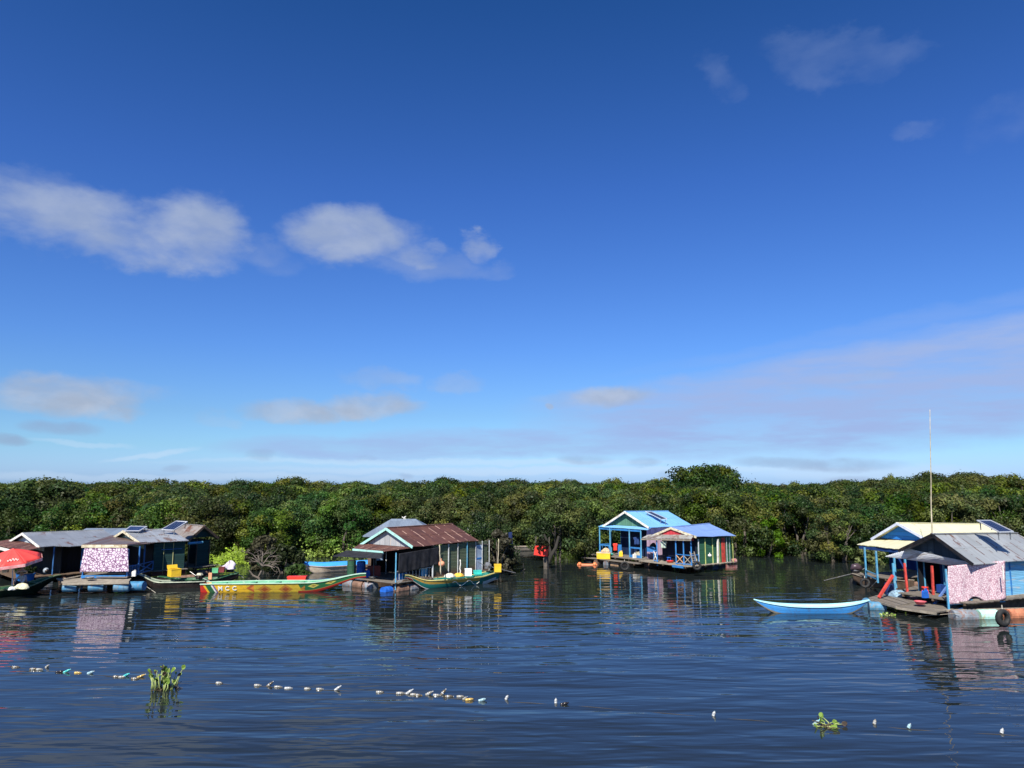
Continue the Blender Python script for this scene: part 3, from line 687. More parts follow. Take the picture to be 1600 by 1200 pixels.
    def awning(s, pts_in, pts_out, m, n=8, th=.03, name='porch_roof'):
        """lean-to roof between two (u,v,z) edges"""
        mb = MB(); A = [Vector(q) for q in pts_in]; B = [Vector(q) for q in pts_out]; top = []; bot = []; uvs = []
        for i in range(n + 1):
            f = i / n; a = A[0].lerp(A[1], f); b = B[0].lerp(B[1], f); jz = random.uniform(-.015, .015)
            b = b + (b - a).normalized() * random.uniform(-.03, .05)
            r = [s.P(*(a.lerp(b, g))) + Vector((0, 0, jz)) for g in (0, .5, 1)]; top.append([q + Vector((0, 0, th)) for q in r]); bot.append(r)
            l = (A[1] - A[0]).length * f; uvs.append([(l, 0), (l, .6), (l, 1.2)])
        mb.grid(top, 0, uvs); mb.grid([r[::-1] for r in bot], 0, uvs)
        for i in range(n): mb.poly([bot[i][2], bot[i + 1][2], top[i + 1][2], top[i][2]])
        for i in (0, n):
            for q in (0, 1): mb.poly([bot[i][q], bot[i][q + 1], top[i][q + 1], top[i][q]])
        return s.part(name, mb, m)
    def deck(s, u0, u1, v0, v1, z, m=None, along='v', th=.05, name='deck', skip=()):
        m = m or WOODG; mb = MB(); w_ = .19; a0, a1 = (u0, u1) if along == 'v' else (v0, v1); k = 0; a = a0
        while a < a1 - .03:
            b = min(a + w_ * random.uniform(.85, 1.1), a1); dz = random.uniform(-.012, .012); e0, e1 = random.uniform(-.1, .04), random.uniform(-.04, .1)
            if along == 'v': s.box(mb, a, b - .012, v0 + e0, v1 + e1, z - th + dz, z + dz, 0, (k * .37, k * .21))
            else: s.box(mb, u0 + e0, u1 + e1, a, b - .012, z - th + dz, z + dz, 0, (k * .37, k * .21))
            a = b; k += 1
        s.part(name, mb, m)
        mb = MB()
        for f in (.06, .5, .94):
            if along == 'v': mb.bar(s.P(u0, v0 + (v1 - v0) * f, z - th - .06), s.P(u1, v0 + (v1 - v0) * f, z - th - .06), .09, .11)
            else: mb.bar(s.P(u0 + (u1 - u0) * f, v0, z - th - .06), s.P(u0 + (u1 - u0) * f, v1, z - th - .06), .09, .11)
        s.part('deck_beam', mb, WOODB)
    def barrel(s, u, v, m, ang='u', r=.29, l=.86, z=.10, tilt=0):
        d = {'u': s.U, 'v': s.V}.get(ang, None)
        if d is None: d = Vector((math.cos(ang), math.sin(ang), 0))
        c = s.P(u, v, z); barrel_mesh(c, d + Vector((0, 0, tilt)), r, l).build('float_barrel', m, s.root, False)
    def post(s, u, v, z0, z1, m=BLUEP, w_=.07, name='post', du=0, dv=0):
        mb = MB(); mb.bar(s.P(u, v, z0), s.P(u + du, v + dv, z1), w_); return s.part(name, mb, m)
    def rail(s, a, b, z, hgt, m, n=6, cross=0, mc=None, panel=None):
        """railing from (u,v) to (u,v)"""
        A = s.P(a[0], a[1], z); B = s.P(b[0], b[1], z); up = Vector((0, 0, 1)); mb = MB()
        mb.bar(A + up * hgt, B + up * hgt, .06, .05); mb.bar(A + up * .08, B + up * .08, .05, .05)
        for i in range(n + 1):
            q = A.lerp(B, i / n); mb.bar(q + up * .08, q + up * hgt, .03 if n > 2 else .05)
        o = s.part('railing', mb, m)
        if cross:
            mb = MB()
            for i in range(cross):
                p, q = A.lerp(B, i / cross), A.lerp(B, (i + 1) / cross)
                mb.bar(p + up * .1, q + up * (hgt - .04), .05); mb.bar(q + up * .1, p + up * (hgt - .04), .045)
            mb.build('cross_brace', mc or m, s.root)
        if panel:
            mb = MB(); mb.bar(A + up * (.08 + hgt) / 2, B + up * (.08 + hgt) / 2, .02, hgt - .14); s.part('railing_panel', mb, panel)
        return o
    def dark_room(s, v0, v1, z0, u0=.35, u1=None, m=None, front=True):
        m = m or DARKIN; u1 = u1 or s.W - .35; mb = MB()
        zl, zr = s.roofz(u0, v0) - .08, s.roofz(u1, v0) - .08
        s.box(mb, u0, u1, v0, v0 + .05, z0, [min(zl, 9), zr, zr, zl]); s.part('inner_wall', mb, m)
def barrel_mesh(c, d, r, l):
    d = Vector(d).normalized(); mb = MB(); pts = []; rad = []
    for f, k in ((-.5, .92), (-.49, 1), (-.2, 1), (-.18, 1.035), (-.16, 1), (.16, 1), (.18, 1.035), (.2, 1), (.49, 1), (.5, .92)):
        pts.append(c + d * l * f); rad.append(r * k)
    mb.tube(pts, rad, 16); 
    for sg in (-1, 1): mb.tube([c + d * l * .5 * sg, c + d * (l * .5 + .012) * sg], [r * .98, r * .98], 16)
    return mb
def box_thing(name, label, cat, c, sx, sy, sz, m, rot=0, lid=None, group=None, open_=False, lidm=None):
    """hollow crate / cool box with a rim, feet and optional lid"""
    o = empty(name, c, label, cat, group); ca, sa = math.cos(rot), math.sin(rot)
    def q(x, y, z): return (c[0] + x * ca - y * sa, c[1] + x * sa + y * ca, c[2] + z)
    def bx_(mb, x0, x1, y0, y1, z0, z1): mb.hexa([q(x0, y0, z0), q(x1, y0, z0), q(x1, y1, z0), q(x0, y1, z0)], [q(x0, y0, z1), q(x1, y0, z1), q(x1, y1, z1), q(x0, y1, z1)])
    mb = MB(); X, Y = sx / 2, sy / 2; t_ = .03; tp = .96
    bx_(mb, -X * tp, X * tp, -Y * tp, Y * tp, 0, .03); bx_(mb, -X * tp, X * tp, -Y * tp, -Y * tp + t_, .03, sz); bx_(mb, -X * tp, X * tp, Y * tp - t_, Y * tp, .03, sz)
    bx_(mb, -X * tp, -X * tp + t_, -Y * tp + t_, Y * tp - t_, .03, sz); bx_(mb, X * tp - t_, X * tp, -Y * tp + t_, Y * tp - t_, .03, sz)
    bx_(mb, -X, X, -Y, -Y + .05, sz, sz + .04); bx_(mb, -X, X, Y - .05, Y, sz, sz + .04); bx_(mb, -X, -X + .05, -Y + .05, Y - .05, sz, sz + .04); bx_(mb, X - .05, X, -Y + .05, Y - .05, sz, sz + .04)
    mb.build('shell', m, o)
    if lid == 'closed': mb = MB(); bx_(mb, -X * 1.01, X * 1.01, -Y * 1.01, Y * 1.01, sz + .042, sz + .1); mb.build('lid', lidm or m, o)
    if lid == 'open':
        mb = MB(); mb.hexa([q(-X, Y + .01, sz + .04), q(X, Y + .01, sz + .04), q(X, Y + .06, sz + .04), q(-X, Y + .06, sz + .04)], [q(-X, Y + .08, sz + .24), q(X, Y + .08, sz + .24), q(X, Y + .13, sz + .24), q(-X, Y + .13, sz + .24)]); mb.build('lid', lidm or m, o)
    return o
def solar(label, pix, ds, legs=True):
    """panel through four (pixel, depth) corners, with frame and stand"""
    c = [atd(p[0], p[1], d) for p, d in zip(pix, ds)]; ctr = sum(c, Vector()) / 4
    n = (c[1] - c[0]).cross(c[3] - c[0]).normalized()
    if n.z < 0: n = -n
    o = empty('solar_panel', ctr, label, 'solar panel', 'solar panels on the roofs')
    mb = MB(); inn = [ctr + (q - ctr) * .9 for q in c]; mb.poly([q + n * .012 for q in inn]); mb.poly([q + n * .004 for q in inn][::-1]); mb.build('cell_sheet', SOLAR, o)
    mb = MB()
    for i in range(4):
        j = (i + 1) % 4; a, b = [ctr + (q - ctr) * .965 for q in (c[i], c[j])]; mb.bar(a, b, .09, .05)
    mb.poly([q - n * .02 for q in inn], None); mb.build('frame', ALU, o)
    for q in c: g = ctr + (q - ctr) * .8; mb = MB(); mb.bar(g - n * .03, g - Vector((0, 0, .45)), .04); mb.build('stand_leg', METG, o)
    return o
def cloth_sheet(name, label, cat, corners, m, folds=5, amp=.05, sag=None, nx=36, nz=20, group=None, scal=0, parent=None):
    """hanging sheet; corners TL,TR,BR,BL"""
    TL, TR, BR, BL = [Vector(c) for c in corners]; nrm = (TR - TL).cross(Vector((0, 0, -1))).normalized()
    P = []; UVs = []; wl = (TR - TL).length; hl = (BL - TL).length
    for i in range(nz + 1):
        f = i / nz; r = []; ur = []
        for j in range(nx + 1):
            g = j / nx; p = TL.lerp(TR, g).lerp(BL.lerp(BR, g), f)
            k = amp * (math.sin(g * folds * 6.28 + 1.3 * math.sin(f * 3)) * .6 + math.sin(g * folds * 2.3 * 6.28 + 2 * f) * .3) * (.08 + .92 * f)
            p = p + nrm * k
            if scal and f > .0: k_ = max(0.0, 1 - abs(g - .46) / .2); p.z += scal * f ** 3 * k_ * k_ * (3 - 2 * k_) + scal * .3 * f ** 3 * max(0, 1 - (1 - g) / .15)
            if sag: p.z -= sag * math.sin(g * math.pi) * math.sin(f * math.pi)
            r.append(p); ur.append((g * wl, -f * hl))
        P.append(r); UVs.append(ur)
    mb = MB(); mb.grid(P, 0, UVs)
    o = mb.build(name, m, parent, True)
    if not parent:
        me = o.data; c = sum((Vector(q) for q in (TL, TR, BR, BL)), Vector()) / 4
        me.transform(__import__('mathutils').Matrix.Translation(-c)); o.location = c; tag(o, label, cat, group)
    sm = o.modifiers.new('thickness', 'SOLIDIFY'); sm.thickness = .012
    return o
# ================================================================== far left house (A)
T_GREY = tin('old_grey_tin', (0.27, 0.29, 0.32), ra=.12, tone=.16)
T_GREYB = tin('bluish_grey_tin', (0.22, 0.27, 0.34), ra=.05, tone=.14)
T_PALE = tin('pale_patched_tin', (0.36, 0.38, 0.40), rust=(0.2, 0.13, 0.09), ra=.3, tone=.2)
T_BRN = tin('brown_tin', (0.22, 0.17, 0.15), ra=.35, tone=.15)
T_RUST = tin('rusted_red_tin', (0.085, 0.030, 0.025), rust=(0.12, 0.048, 0.034), ra=.4, streak=(0.42, 0.26, 0.2), sa=.14, rough=.75, metal=0, tone=.2)
T_BLUE = tin('sky_blue_tin', (0.20, 0.46, 0.78), ra=0, rough=.4, metal=0.0, tone=.04)
T_LILAC = tin('lilac_blue_tin', (0.21, 0.33, 0.64), ra=0, rough=.35, metal=0, tone=.03)
T_CREAM = tin('cream_tin', (0.72, 0.68, 0.44), ra=0, rough=.5, metal=0, tone=.03, corr=.2)
T_FRONT = tin('front_grey_tin', (0.35, 0.37, 0.38), ra=.1, tone=.13, streak=(0.14, 0.07, 0.05), sa=.16)
T_WEATH = tin('weathered_porch_tin', (0.40, 0.39, 0.36), rust=(0.2, 0.15, 0.12), ra=.35, tone=.25)
GABL = planks('pale_blue_gable_sheets', (0.50, 0.60, 0.62), .4, True, .3, wear=(0.4, 0.38, 0.32))
A = House('floating_house', 'long low house with grey tin roof at far left behind the red umbrella', (62, 854.5), (-6, 850), (133, 850.5), (29.6, 834), (146, 829), 2.35, 46, L=5.2)
A.roof(T_GREY, barge=(WHITEP, WHITEP), gable=GABL, ginset=.3)
A.awning(((-.1, .28, 2.35), (A.W + .1, .28, 2.35)), ((-.3, -1.0, 2.12), (A.W + .3, -1.0, 2.12)), T_RUST)
fs = MB(); fs.bar(A.P(-.3, -1.08, 2.0), A.P(A.W * .97, -1.08, 2.0), .03, .2); fsc = A.part('fascia_sign', fs, WHITEP, label='white painted fascia board with faded lettering')
def text(s_, o_, xdir, zdir, size, m, parent, name='lettering', depth=.006, bold=.02):
    cu = bpy.data.curves.new('txt', 'FONT'); cu.body = s_; cu.size = size; cu.extrude = depth; cu.offset = bold * size; cu.align_x = 'CENTER'; cu.align_y = 'CENTER'; cu.space_character = 1.15
    to = bpy.data.objects.new('txt', cu); COL.objects.link(to); dg = bpy.context.evaluated_depsgraph_get(); me = bpy.data.meshes.new_from_object(to.evaluated_get(dg)); bpy.data.objects.remove(to)
    xd = Vector(xdir).normalized(); zd = Vector(zdir).normalized(); nd = xd.cross(zd)
    org = ORG.get(parent.name, Vector()) if parent else Vector()
    for v in me.vertices: c = v.co.copy(); v.co = Vector(o_) + xd * c.x + zd * c.y + nd * c.z - org
    me.materials.clear(); me.materials.append(m); ob = bpy.data.objects.new(name, me); link(ob, parent); ORG[ob.name] = org; return ob
INKD = mat('faded_ink', (0.12, 0.12, 0.13), .8)
text('MO', A.P(.55, -1.10, 2.0), A.U, (0, 0, 1), .19, INKD, fsc); text('NG', A.P(3.55, -1.10, 2.0), A.U, (0, 0, 1), .17, INKD, fsc)
for u, v in ((.1, -1), (1.3, -1), (2.9, -1), (A.W - .1, -1), (A.W - .15, .9), (A.W - .15, 2.6), (A.W - .15, 4.3), (A.W - .15, 6)):
    A.post(u, v, .45, 2.05 if v < 0 else A.roofz(A.W - .2, v) - .05, mat('shaded_navy_paint', (0.03, 0.11, 0.28), .6, var=.3))  # blue posts coloured navy, with the porch shadow painted in
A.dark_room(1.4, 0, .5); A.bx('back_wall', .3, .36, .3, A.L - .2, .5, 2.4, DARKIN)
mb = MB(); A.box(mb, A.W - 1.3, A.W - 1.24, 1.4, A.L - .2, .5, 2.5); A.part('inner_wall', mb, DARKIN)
A.deck(-.3, A.W + .2, -1.3, A.L, .48, WOODB, along='u')
for k in range(7): A.barrel(A.W - .1, -.8 + k * 1.25, (BAR_BRN, BAR_GRY)[k % 2], 'v')
for k in range(3): A.barrel(.6 + k * 1.1, -1.0, BAR_BRN, 'u')
# A2 the bluish roof behind
A2 = House('floating_house', 'bluish grey low roof showing behind the small flat solar panel', (238, 829), (150, 829), (240, 829), (148, 823.3), (238, 823.6), 2.5, 12, W=3.6, L=5.2, Dist=59)
c_ = A2.P(0, 0, 0)
def simple_house(name, label, x0, x1, yf, yb, ze, zr, roofm, wallm, gabm, zf=.45, group='floating houses', hip=0, wall_in=.35):
    """house whose ridge runs left-right; optional hipped ends"""
    c = Vector(((x0 + x1) / 2, (yf + yb) / 2, 0)); o = empty(name, c, label, 'floating house', group); ym = (yf + yb) / 2; mb = MB()
    a, b = x0 + hip, x1 - hip; F = [(x0, yf, ze), (x1, yf, ze), (b, ym, zr), (a, ym, zr)]; B = [(x1, yb, ze), (x0, yb, ze), (a, ym, zr), (b, ym, zr)]
    L = x1 - x0; S = math.hypot(yf - ym, zr - ze)
    for q in (F, B): mb.poly(q, [(0, 2.2), (L, 2.2), (L - hip, 2.2 - S), (hip, 2.2 - S)]); mb.poly([(x, y, z - .04) for x, y, z in q][::-1])
    if hip:
        for q in ([(x1, yf, ze), (x1, yb, ze), (b, ym, zr)], [(x0, yb, ze), (x0, yf, ze), (a, ym, zr)]): mb.poly(q, [(0, 2.2), (yb - yf, 2.2), ((yb - yf) / 2, 2.2 - S)])
    for q0, q1 in (((x0, yf), (x1, yf)), ((x1, yf), (x1, yb)), ((x1, yb), (x0, yb)), ((x0, yb), (x0, yf))): mb.poly([(q0[0], q0[1], ze - .1), (q1[0], q1[1], ze - .1), (q1[0], q1[1], ze), (q0[0], q0[1], ze)])
    mb.build('roof', roofm, o); w_ = wall_in; mb = MB()
    mb.hexa([(x0 + w_, yf + w_, zf), (x1 - w_, yf + w_, zf), (x1 - w_, yb - w_, zf), (x0 + w_, yb - w_, zf)], [(x0 + w_, yf + w_, ze), (x1 - w_, yf + w_, ze), (x1 - w_, yb - w_, ze), (x0 + w_, yb - w_, ze)])
    mb.build('wall', wallm, o)
    if not hip:
        for x in (x0 + w_, x1 - w_): mb = MB(); mb.poly([(x, yf + .1, ze), (x, yb - .1, ze), (x, ym, zr - .06)]); mb.build('gable_panel', gabm, o)
    mb = MB(); mb.hexa([(x0, yf - .3, zf - .1), (x1, yf - .3, zf - .1), (x1, yb, zf - .1), (x0, yb, zf - .1)], [(x0, yf - .3, zf), (x1, yf - .3, zf), (x1, yb, zf), (x0, yb, zf)]); mb.build('deck', WOODB, o)
    for k in range(4): barrel_mesh(Vector((x0 + .6 + k * (x1 - x0 - 1.2) / 3, yf + .1, .1)), (1, 0, 0), .28, .85).build('float_barrel', BAR_BRN, o)
    return o
for ob in [x for x in list(bpy.data.objects) if x.parent == A2.root] + [A2.root]: bpy.data.objects.remove(ob)
Ya = 57.5
simple_house('floating_house', 'bluish grey low roof showing behind the small flat solar panel', (145 - 800) / FPX * Ya, (240 - 800) / FPX * Ya, Ya - 1.7, Ya + 1.9, 2.62, 3.07, T_GREYB, DARKIN, DARKIN)
# ================================================================== house B with the lace curtain
B = House('floating_house', 'grey roofed house with pale green gable and a lace print curtain on its porch', (218.5, 847.6), (156.8, 846), (294, 844.9), (187.5, 830.2), (268, 827.5), 2.72, 40)
GRN_G = planks('pale_green_gable_sheets', (0.30, 0.42, 0.33), .45, True, .3, wear=(0.16, 0.24, 0.18))
YGR0 = mat('pale_yellow_stick', (0.30, 0.30, 0.14), .7)
DGREEN = planks('shade_dark_green_boards', (0.018, 0.055, 0.05), .13, False, .5)  # green darkened to carry the eave shade on the side wall of B
B.roof(T_PALE, barge=(CREAMP, CREAMP), gable=GRN_G, ginset=.35)
def uvd(h, px, py, Y): q = atd(px, py, Y); d = q - h.O; return d.dot(h.U), d.dot(h.V), q.z
YB = 46.0
fL = uvd(B, 128.5, 853.5, YB); fR = uvd(B, 200, 853.5, YB)
B.awning(((-.1, .3, 2.66), (B.W + .1, .25, 2.7)), ((fL[0], fL[1], fL[2] + .08), (fR[0], fR[1], fR[2] + .08)), T_BRN)
e0 = B.P(B.W + .1, .25, 2.68); e1 = B.P(fR[0], fR[1], fR[2] + .06); mb = MB(); mb.poly([e0, e1, B.P(B.W + .05, 1.0, 2.66)]); mb.bar(e1, B.P(B.W + .02, .6, 2.6), .05, .08); B.part('awning_side', mb, T_BRN)
mb = MB(); mb.bar(B.P(fL[0], fL[1] - .04, fL[2]), B.P(fR[0], fR[1] - .04, fR[2]), .04, .17); B.part('fascia_board', mb, CREAMP)
zf = .86
NVB = mat('shaded_blue_paint', (0.03, 0.13, 0.36), .6, var=.25, dirt=(0.1, 0.16, 0.2))
pL = uvd(B, 128, 896, YB); pR = uvd(B, 197, 896, YB)
def slabw(h, pts, th, m, name, parts=10):
    a, b, c, d = [Vector(p) for p in pts]; mb = MB()
    for i in range(parts):
        f0, f1 = i / parts, (i + .94) / parts; dz = Vector((0, 0, random.uniform(-.012, .012))); q = [a.lerp(d, f0), b.lerp(c, f0), b.lerp(c, f1), a.lerp(d, f1)]
        mb.hexa([p - Vector((0, 0, th)) + dz for p in q], [p + dz for p in q], 0, (i * .3, i * .7))
    h.part(name, mb, m)
slabw(B, [B.P(pL[0] - .05, pL[1], zf), B.P(pR[0] + .3, pR[1], zf), B.P(B.W, .6, zf), B.P(0, .6, zf)], .06, WOODG, 'porch_deck')
B.deck(0, B.W, .6, B.L + .1, zf, along='u')
mb = MB(); mb.bar(B.P(pL[0], pL[1] - .02, zf + .0), B.P(pR[0], pR[1] - .02, zf + .0), .07, .16); B.part('floor_beam', mb, BLUEP)
for u, v in ((pL[0], pL[1]), (pR[0], pR[1])): B.post(u, v + .05, .1, 2.5, BLUEP)
B.post(B.W - .12, .35, zf, 2.6, NVB); q = uvd(B, 217, 880, YB + .9); B.post(q[0], q[1], zf, 2.6, NVB)
B.rail((pR[0] + .1, pR[1] + .05), (q[0], q[1]), zf, .62, NVB, 7); B.rail((q[0], q[1]), (B.W - .12, .9), zf, .62, NVB, 1, 1)
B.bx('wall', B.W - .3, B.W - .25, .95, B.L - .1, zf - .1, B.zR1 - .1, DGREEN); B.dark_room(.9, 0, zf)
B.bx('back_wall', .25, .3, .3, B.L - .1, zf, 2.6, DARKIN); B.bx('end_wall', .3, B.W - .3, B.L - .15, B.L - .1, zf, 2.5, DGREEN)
for f in (.3, .6): B.post(B.W - .22, .95 + (B.L - 1) * f, .6, B.zR1 - .1, YGR0, .04)
B.bx('skirting_board', B.W - .24, B.W - .2, .9, B.L, .5, .76, mat('rust_skirting', (0.12, 0.04, 0.03), .8, var=.3))
B.bx('window_ledge', B.W - .24, B.W - .19, 1.4, B.L - .3, 2.15, 2.19, NVB)
slabw(B, [atd(99, 911, 44.6), atd(201, 909, 44.8), atd(205, 903, 46.2), atd(88, 903, 46.4)], .06, WOODP, 'landing_deck', 6)
mb = MB(); mb.tube([atd(98, 913.5, 44.5), atd(202, 911.5, 44.7)], .06, 8); mb.tube([atd(92, 907, 45.4), atd(130, 899, 46.6)], .05, 8); B.part('deck_log', mb, WOODP)
for px, py, l in ((110, 918, .75), (151, 917.5, .8), (190, 918, .8)): q = atd(px, py, 44.9); barrel_mesh(q, (1, .25, 0), .25, l).build('float_barrel', BAR_BLUE, B.root)
q = atd(213, 915.5, 45.3); barrel_mesh(q, (1, -.1, .02), .27, 1.0).build('float_barrel', mat('blue_drum_dark', (0.05, 0.2, 0.36), .5, var=.25, dirt=(0.2, 0.2, 0.2), da=.25), B.root)
for k in range(4): B.barrel(B.W - .1, .2 + k * .95, BAR_BRN, 'v', z=.15)
cloth_sheet('curtain', 'white and purple lace print curtain hanging across the left house porch', 'curtain', [atd(132, 857, YB - .06), atd(200, 857, YB - .06), atd(201, 893.5, YB - .2), atd(124.5, 893.5, YB - .2)], CLOTH_A, 5, .03)
# C annex
T_DRY = tin('driftwood_grey_tin', (0.27, 0.24, 0.22), ra=.25, tone=.2)
Cc = House('floating_house', 'small annex with brownish grey roof and dark green wall right of the tilted solar panel', (339.6, 840.5), (295, 845), (300, 833), (323, 822.5), (308, 820.0), 2.5, 152, L=2.3)
Cc.roof(T_DRY, barge=(WOODB, WOODB), gable=DGREEN, ginset=.25)
Cc.bx('wall', .95, Cc.W - .4, .35, .4, .6, 2.35, DGREEN); Cc.bx('wall', Cc.W - .4, Cc.W - .35, .35, 2.6, .6, 2.4, DGREEN)
for u in (.25, .95, Cc.W - .4): Cc.post(u, .3, .3, 2.45, WOODB)
Cc.deck(.5, Cc.W, -.2, 3, .58)
mb = MB(); mb.tube([Cc.P(-.1, -.1, 2.28), Cc.P(1.1, -.1, 2.28)], .09, 8); Cc.part('gutter_pipe', mb, LBLUEP)
for k in range(2): Cc.barrel(1.2 + k * 1.0, .1, BAR_BRN, 'u', z=.05)
solar('flat small solar panel over the ridge behind the pale green gable', [(194, 829.5), (218, 829.5), (230, 822.5), (204, 822)], [51, 51, 52.2, 52.2])
solar('tilted solar panel raised on the ridge left of the brownish annex roof', [(252, 827.5), (272, 828.5), (293.5, 814.8), (276, 813.8)], [51.5, 51.5, 52.6, 52.6])
# ================================================================== house D, rusty roof
D = House('floating_house', 'rusty red roofed house with mint trimmed grey gable and black netting awning', (643.7, 854), (565, 851), (746, 844), (604, 826), (714, 819.4), 2.6, 51)
GREYG = planks('light_grey_gable_sheets', (0.36, 0.37, 0.38), .5, True, .25, wear=(0.5, 0.42, 0.36), var=.1)
CORG = planks('olive_corrugated_wall', (0.13, 0.16, 0.095), .10, False, .65, wear=(0.14, 0.11, 0.07), stain=(0.13, 0.05, 0.035))
D.roof(T_RUST, T_DRY, barge=(MINTP, MINTP), gable=GREYG, ginset=.22)
zf = .55
aL = D.uv(537, 860.5, 2.25); aR = D.uv(614, 862, 2.25); vf = (aL[1] + aR[1]) / 2
D.awning(((-.3, .15, 2.5), (D.W - .1, .15, 2.5)), ((aL[0], vf, 2.3), (aR[0], vf, 2.3)), T_RUST)
for z_, mm in ((2.27, MINTP),):
    mb = MB(); mb.bar(D.P(aL[0], vf - .05, z_), D.P(aR[0], vf - .05, z_), .04, .13); D.part('fascia_board', mb, mm)
D.deck(-.2, D.W + .1, vf - .2, D.L + 1.2, zf, along='u')
for px in (541.5, 600): q = D.uv(px, 903, zf); D.post(q[0], vf + .1, .1, 2.25, mat('dark_post', (0.05, 0.05, 0.055), .8), .06)
D.post(D.W - .1, vf, .1, 2.3, LBLUEP, .07)
D.post(.1, 1.2, zf, 2.5, GREYW, .06); D.post(1.1, 1.2, zf, 2.5, GREYW, .06)
v1 = 2.0
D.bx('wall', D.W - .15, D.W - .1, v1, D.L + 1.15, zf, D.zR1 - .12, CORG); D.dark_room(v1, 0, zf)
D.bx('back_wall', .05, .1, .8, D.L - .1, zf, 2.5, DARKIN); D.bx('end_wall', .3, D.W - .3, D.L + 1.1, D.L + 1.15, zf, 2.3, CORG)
D.bx('floor_beam', D.W - .08, D.W + .0, vf + .5, D.L + 1.15, zf - .04, zf + .06, WOODB)
for k, (px, mm) in enumerate(((701, GREYW), (715.5, GREYW), (730, LBLUEP), (743.5, GREYW), (753.5, GREYW), (764.5, GREYW))):
    vpos = D.bis(lambda v_: px - proj(D.P(D.W - .05, v_, 1.5))[0], .1, 12); D.post(D.W - .06, vpos, .45, D.zR1 - .08, mm, .055 if k else .07)
    if k == 3: vd0 = vpos
    if k == 4: vd1 = vpos
dr = D.bx('door', D.W - .09, D.W - .065, vd0 + .03, vd1 - .03, zf + .05, 2.3, mat('pale_blue_door', (0.38, 0.46, 0.56), .6, var=.2, dirt=(0.2, 0.28, 0.36)), label='pale blue door in the corrugated wall')
mb = MB(); D.box(mb, D.W - .062, D.W - .05, vd0 + .06, vd1 - .06, 1.35, 1.45); ob = mb.build('door_rail', BLUEP, dr)
D.awning(((.3, D.L - .1, 2.4), (D.W - .05, D.L - .1, 2.4)), ((.3, D.L + 1.3, 2.25), (D.W - .05, D.L + 1.3, 2.25)), T_DRY, name='rear_lean_to')
D.rail((D.W - .1, vf), (D.W - .1, v1 - .1), zf - .05, .68, GREYW, 11)
mb = MB(); D.box(mb, D.W - .2, D.W - .17, vf + .2, vf + 1.0, zf + .1, zf + .6); D.part('railing_panel', mb, BLUEP)
mb = MB(); D.box(mb, D.W - .2, D.W - .17, v1 - 1.0, v1 - .45, zf + .15, zf + .6); D.part('railing_panel', mb, LBLUEP)
D.post(D.W - .02, v1 - .15, 0, 1.5, GREYW, .09)
for k in range(7): D.barrel(D.W - .15, vf + .5 + k * 1.05, (BAR_BRN, BAR_GRY)[k % 2], 'v', z=.05)
D.barrel(D.W - .6, vf - .15, BAR_DBLUE, 'v', r=.27, l=.8, z=.02)
for k in range(3): D.barrel(.3 + k, vf + .1, (BAR_GRY, BAR_BRN)[k % 2], 'u')
zt = 2.2
cor = [D.P(aL[0] - .5, vf - .08, 2.2), D.P(aR[0], vf - .08, 2.22)]
nt = cloth_sheet('awning', 'black netting awning stretched out in front of the rusty roofed house', 'awning', [cor[0], cor[1], atd(596, 873, cor[1].y - 1.2), atd(519, 869.5, cor[0].y - 1.3)], BLKT, 2, .02, sag=.12)
p = D.P(D.W + .05, vf + .1, 0); q = D.P(D.W + .05, v1 + .4, 0)
cloth_sheet('curtain', 'black shade cloth hanging along the porch side of the rusty roofed house', 'curtain', [(p.x, p.y, 2.25), (q.x, q.y, 2.42), (q.x, q.y, 1.35), (p.x, p.y, 1.05)], BLKT, 4, .07)
# things on D's porch
def drum(px, py, z, m, label, r=.29, h=.85, grp=None):
    c = at(px, py, z); o = empty('plastic_drum', c, label, 'drum', grp); barrel_mesh(c + Vector((0, 0, h / 2)), (0, 0, 1), r, h).build('body', m, o)
    mb = MB(); mb.tube([c + Vector((0, 0, h + .0)), c + Vector((0, 0, h + .05))], [r * .8, r * .8], 14); mb.build('lid', BLKR, o)
drum(564, 899, .56, BAR_DBLUE, 'blue plastic drum standing under the black awning'); drum(549, 897, .56, mat('dark_green_drum', (0.03, 0.09, 0.05), .5), 'dark green plastic drum at the left post of the black awning')
box_thing('crate', 'dull red crate under the black awning beside the porch post', 'crate', at(584, 900, .56), .8, .6, .6, mat('dull_red', (0.22, 0.04, 0.03), .6, var=.2), .3)
def blob_thing(name, label, cat, c, rx, ry, rz, m, seed=1, amp=.22, group=None, parts=None):
    """lumpy heap of cloth / sack"""
    r = random.Random(seed); P = []; n, k = 20, 12; ph = [r.uniform(0, 6.28) for _ in range(6)]
    for i in range(k + 1):
        t_ = math.pi * .5 * i / k * 1.15; row = []
        for j in range(n):
            a = 2 * math.pi * j / n; w_ = 1 + amp * (math.sin(3 * a + ph[0] + 2 * t_) * .5 + math.sin(5 * a + ph[1] - 3 * t_) * .35 + math.sin(8 * a + ph[2] + 5 * t_) * .25)
            row.append((c[0] + rx * math.sin(t_) * w_ * math.cos(a), c[1] + ry * math.sin(t_) * w_ * math.sin(a), c[2] + max(rz * math.cos(t_) * (1 + amp * .5 * math.sin(4 * a + ph[3])), -.02)))
        P.append(row)
    mb = MB(); mb.grid(P, 0, None, True); o = mb.build(name, m, None, True); me = o.data
    me.transform(__import__('mathutils').Matrix.Translation(-Vector(c))); o.location = c; return tag(o, label, cat, group)
ov = D.P(D.W + .05, v1 + .55, 0)
def round_float(name, label, cat, c, r, m, group=None):
    mb = MB(); mb.sphere(c, r, 14, 8, .8); o = empty(name, c, label, cat, group); mb.build('ball', m, o, True)
    mb = MB(); mb.tube([Vector(c) + Vector((0, 0, r * .75)), Vector(c) + Vector((0, 0, r * 1.4))], .03, 6); mb.build('neck', m, o); return o
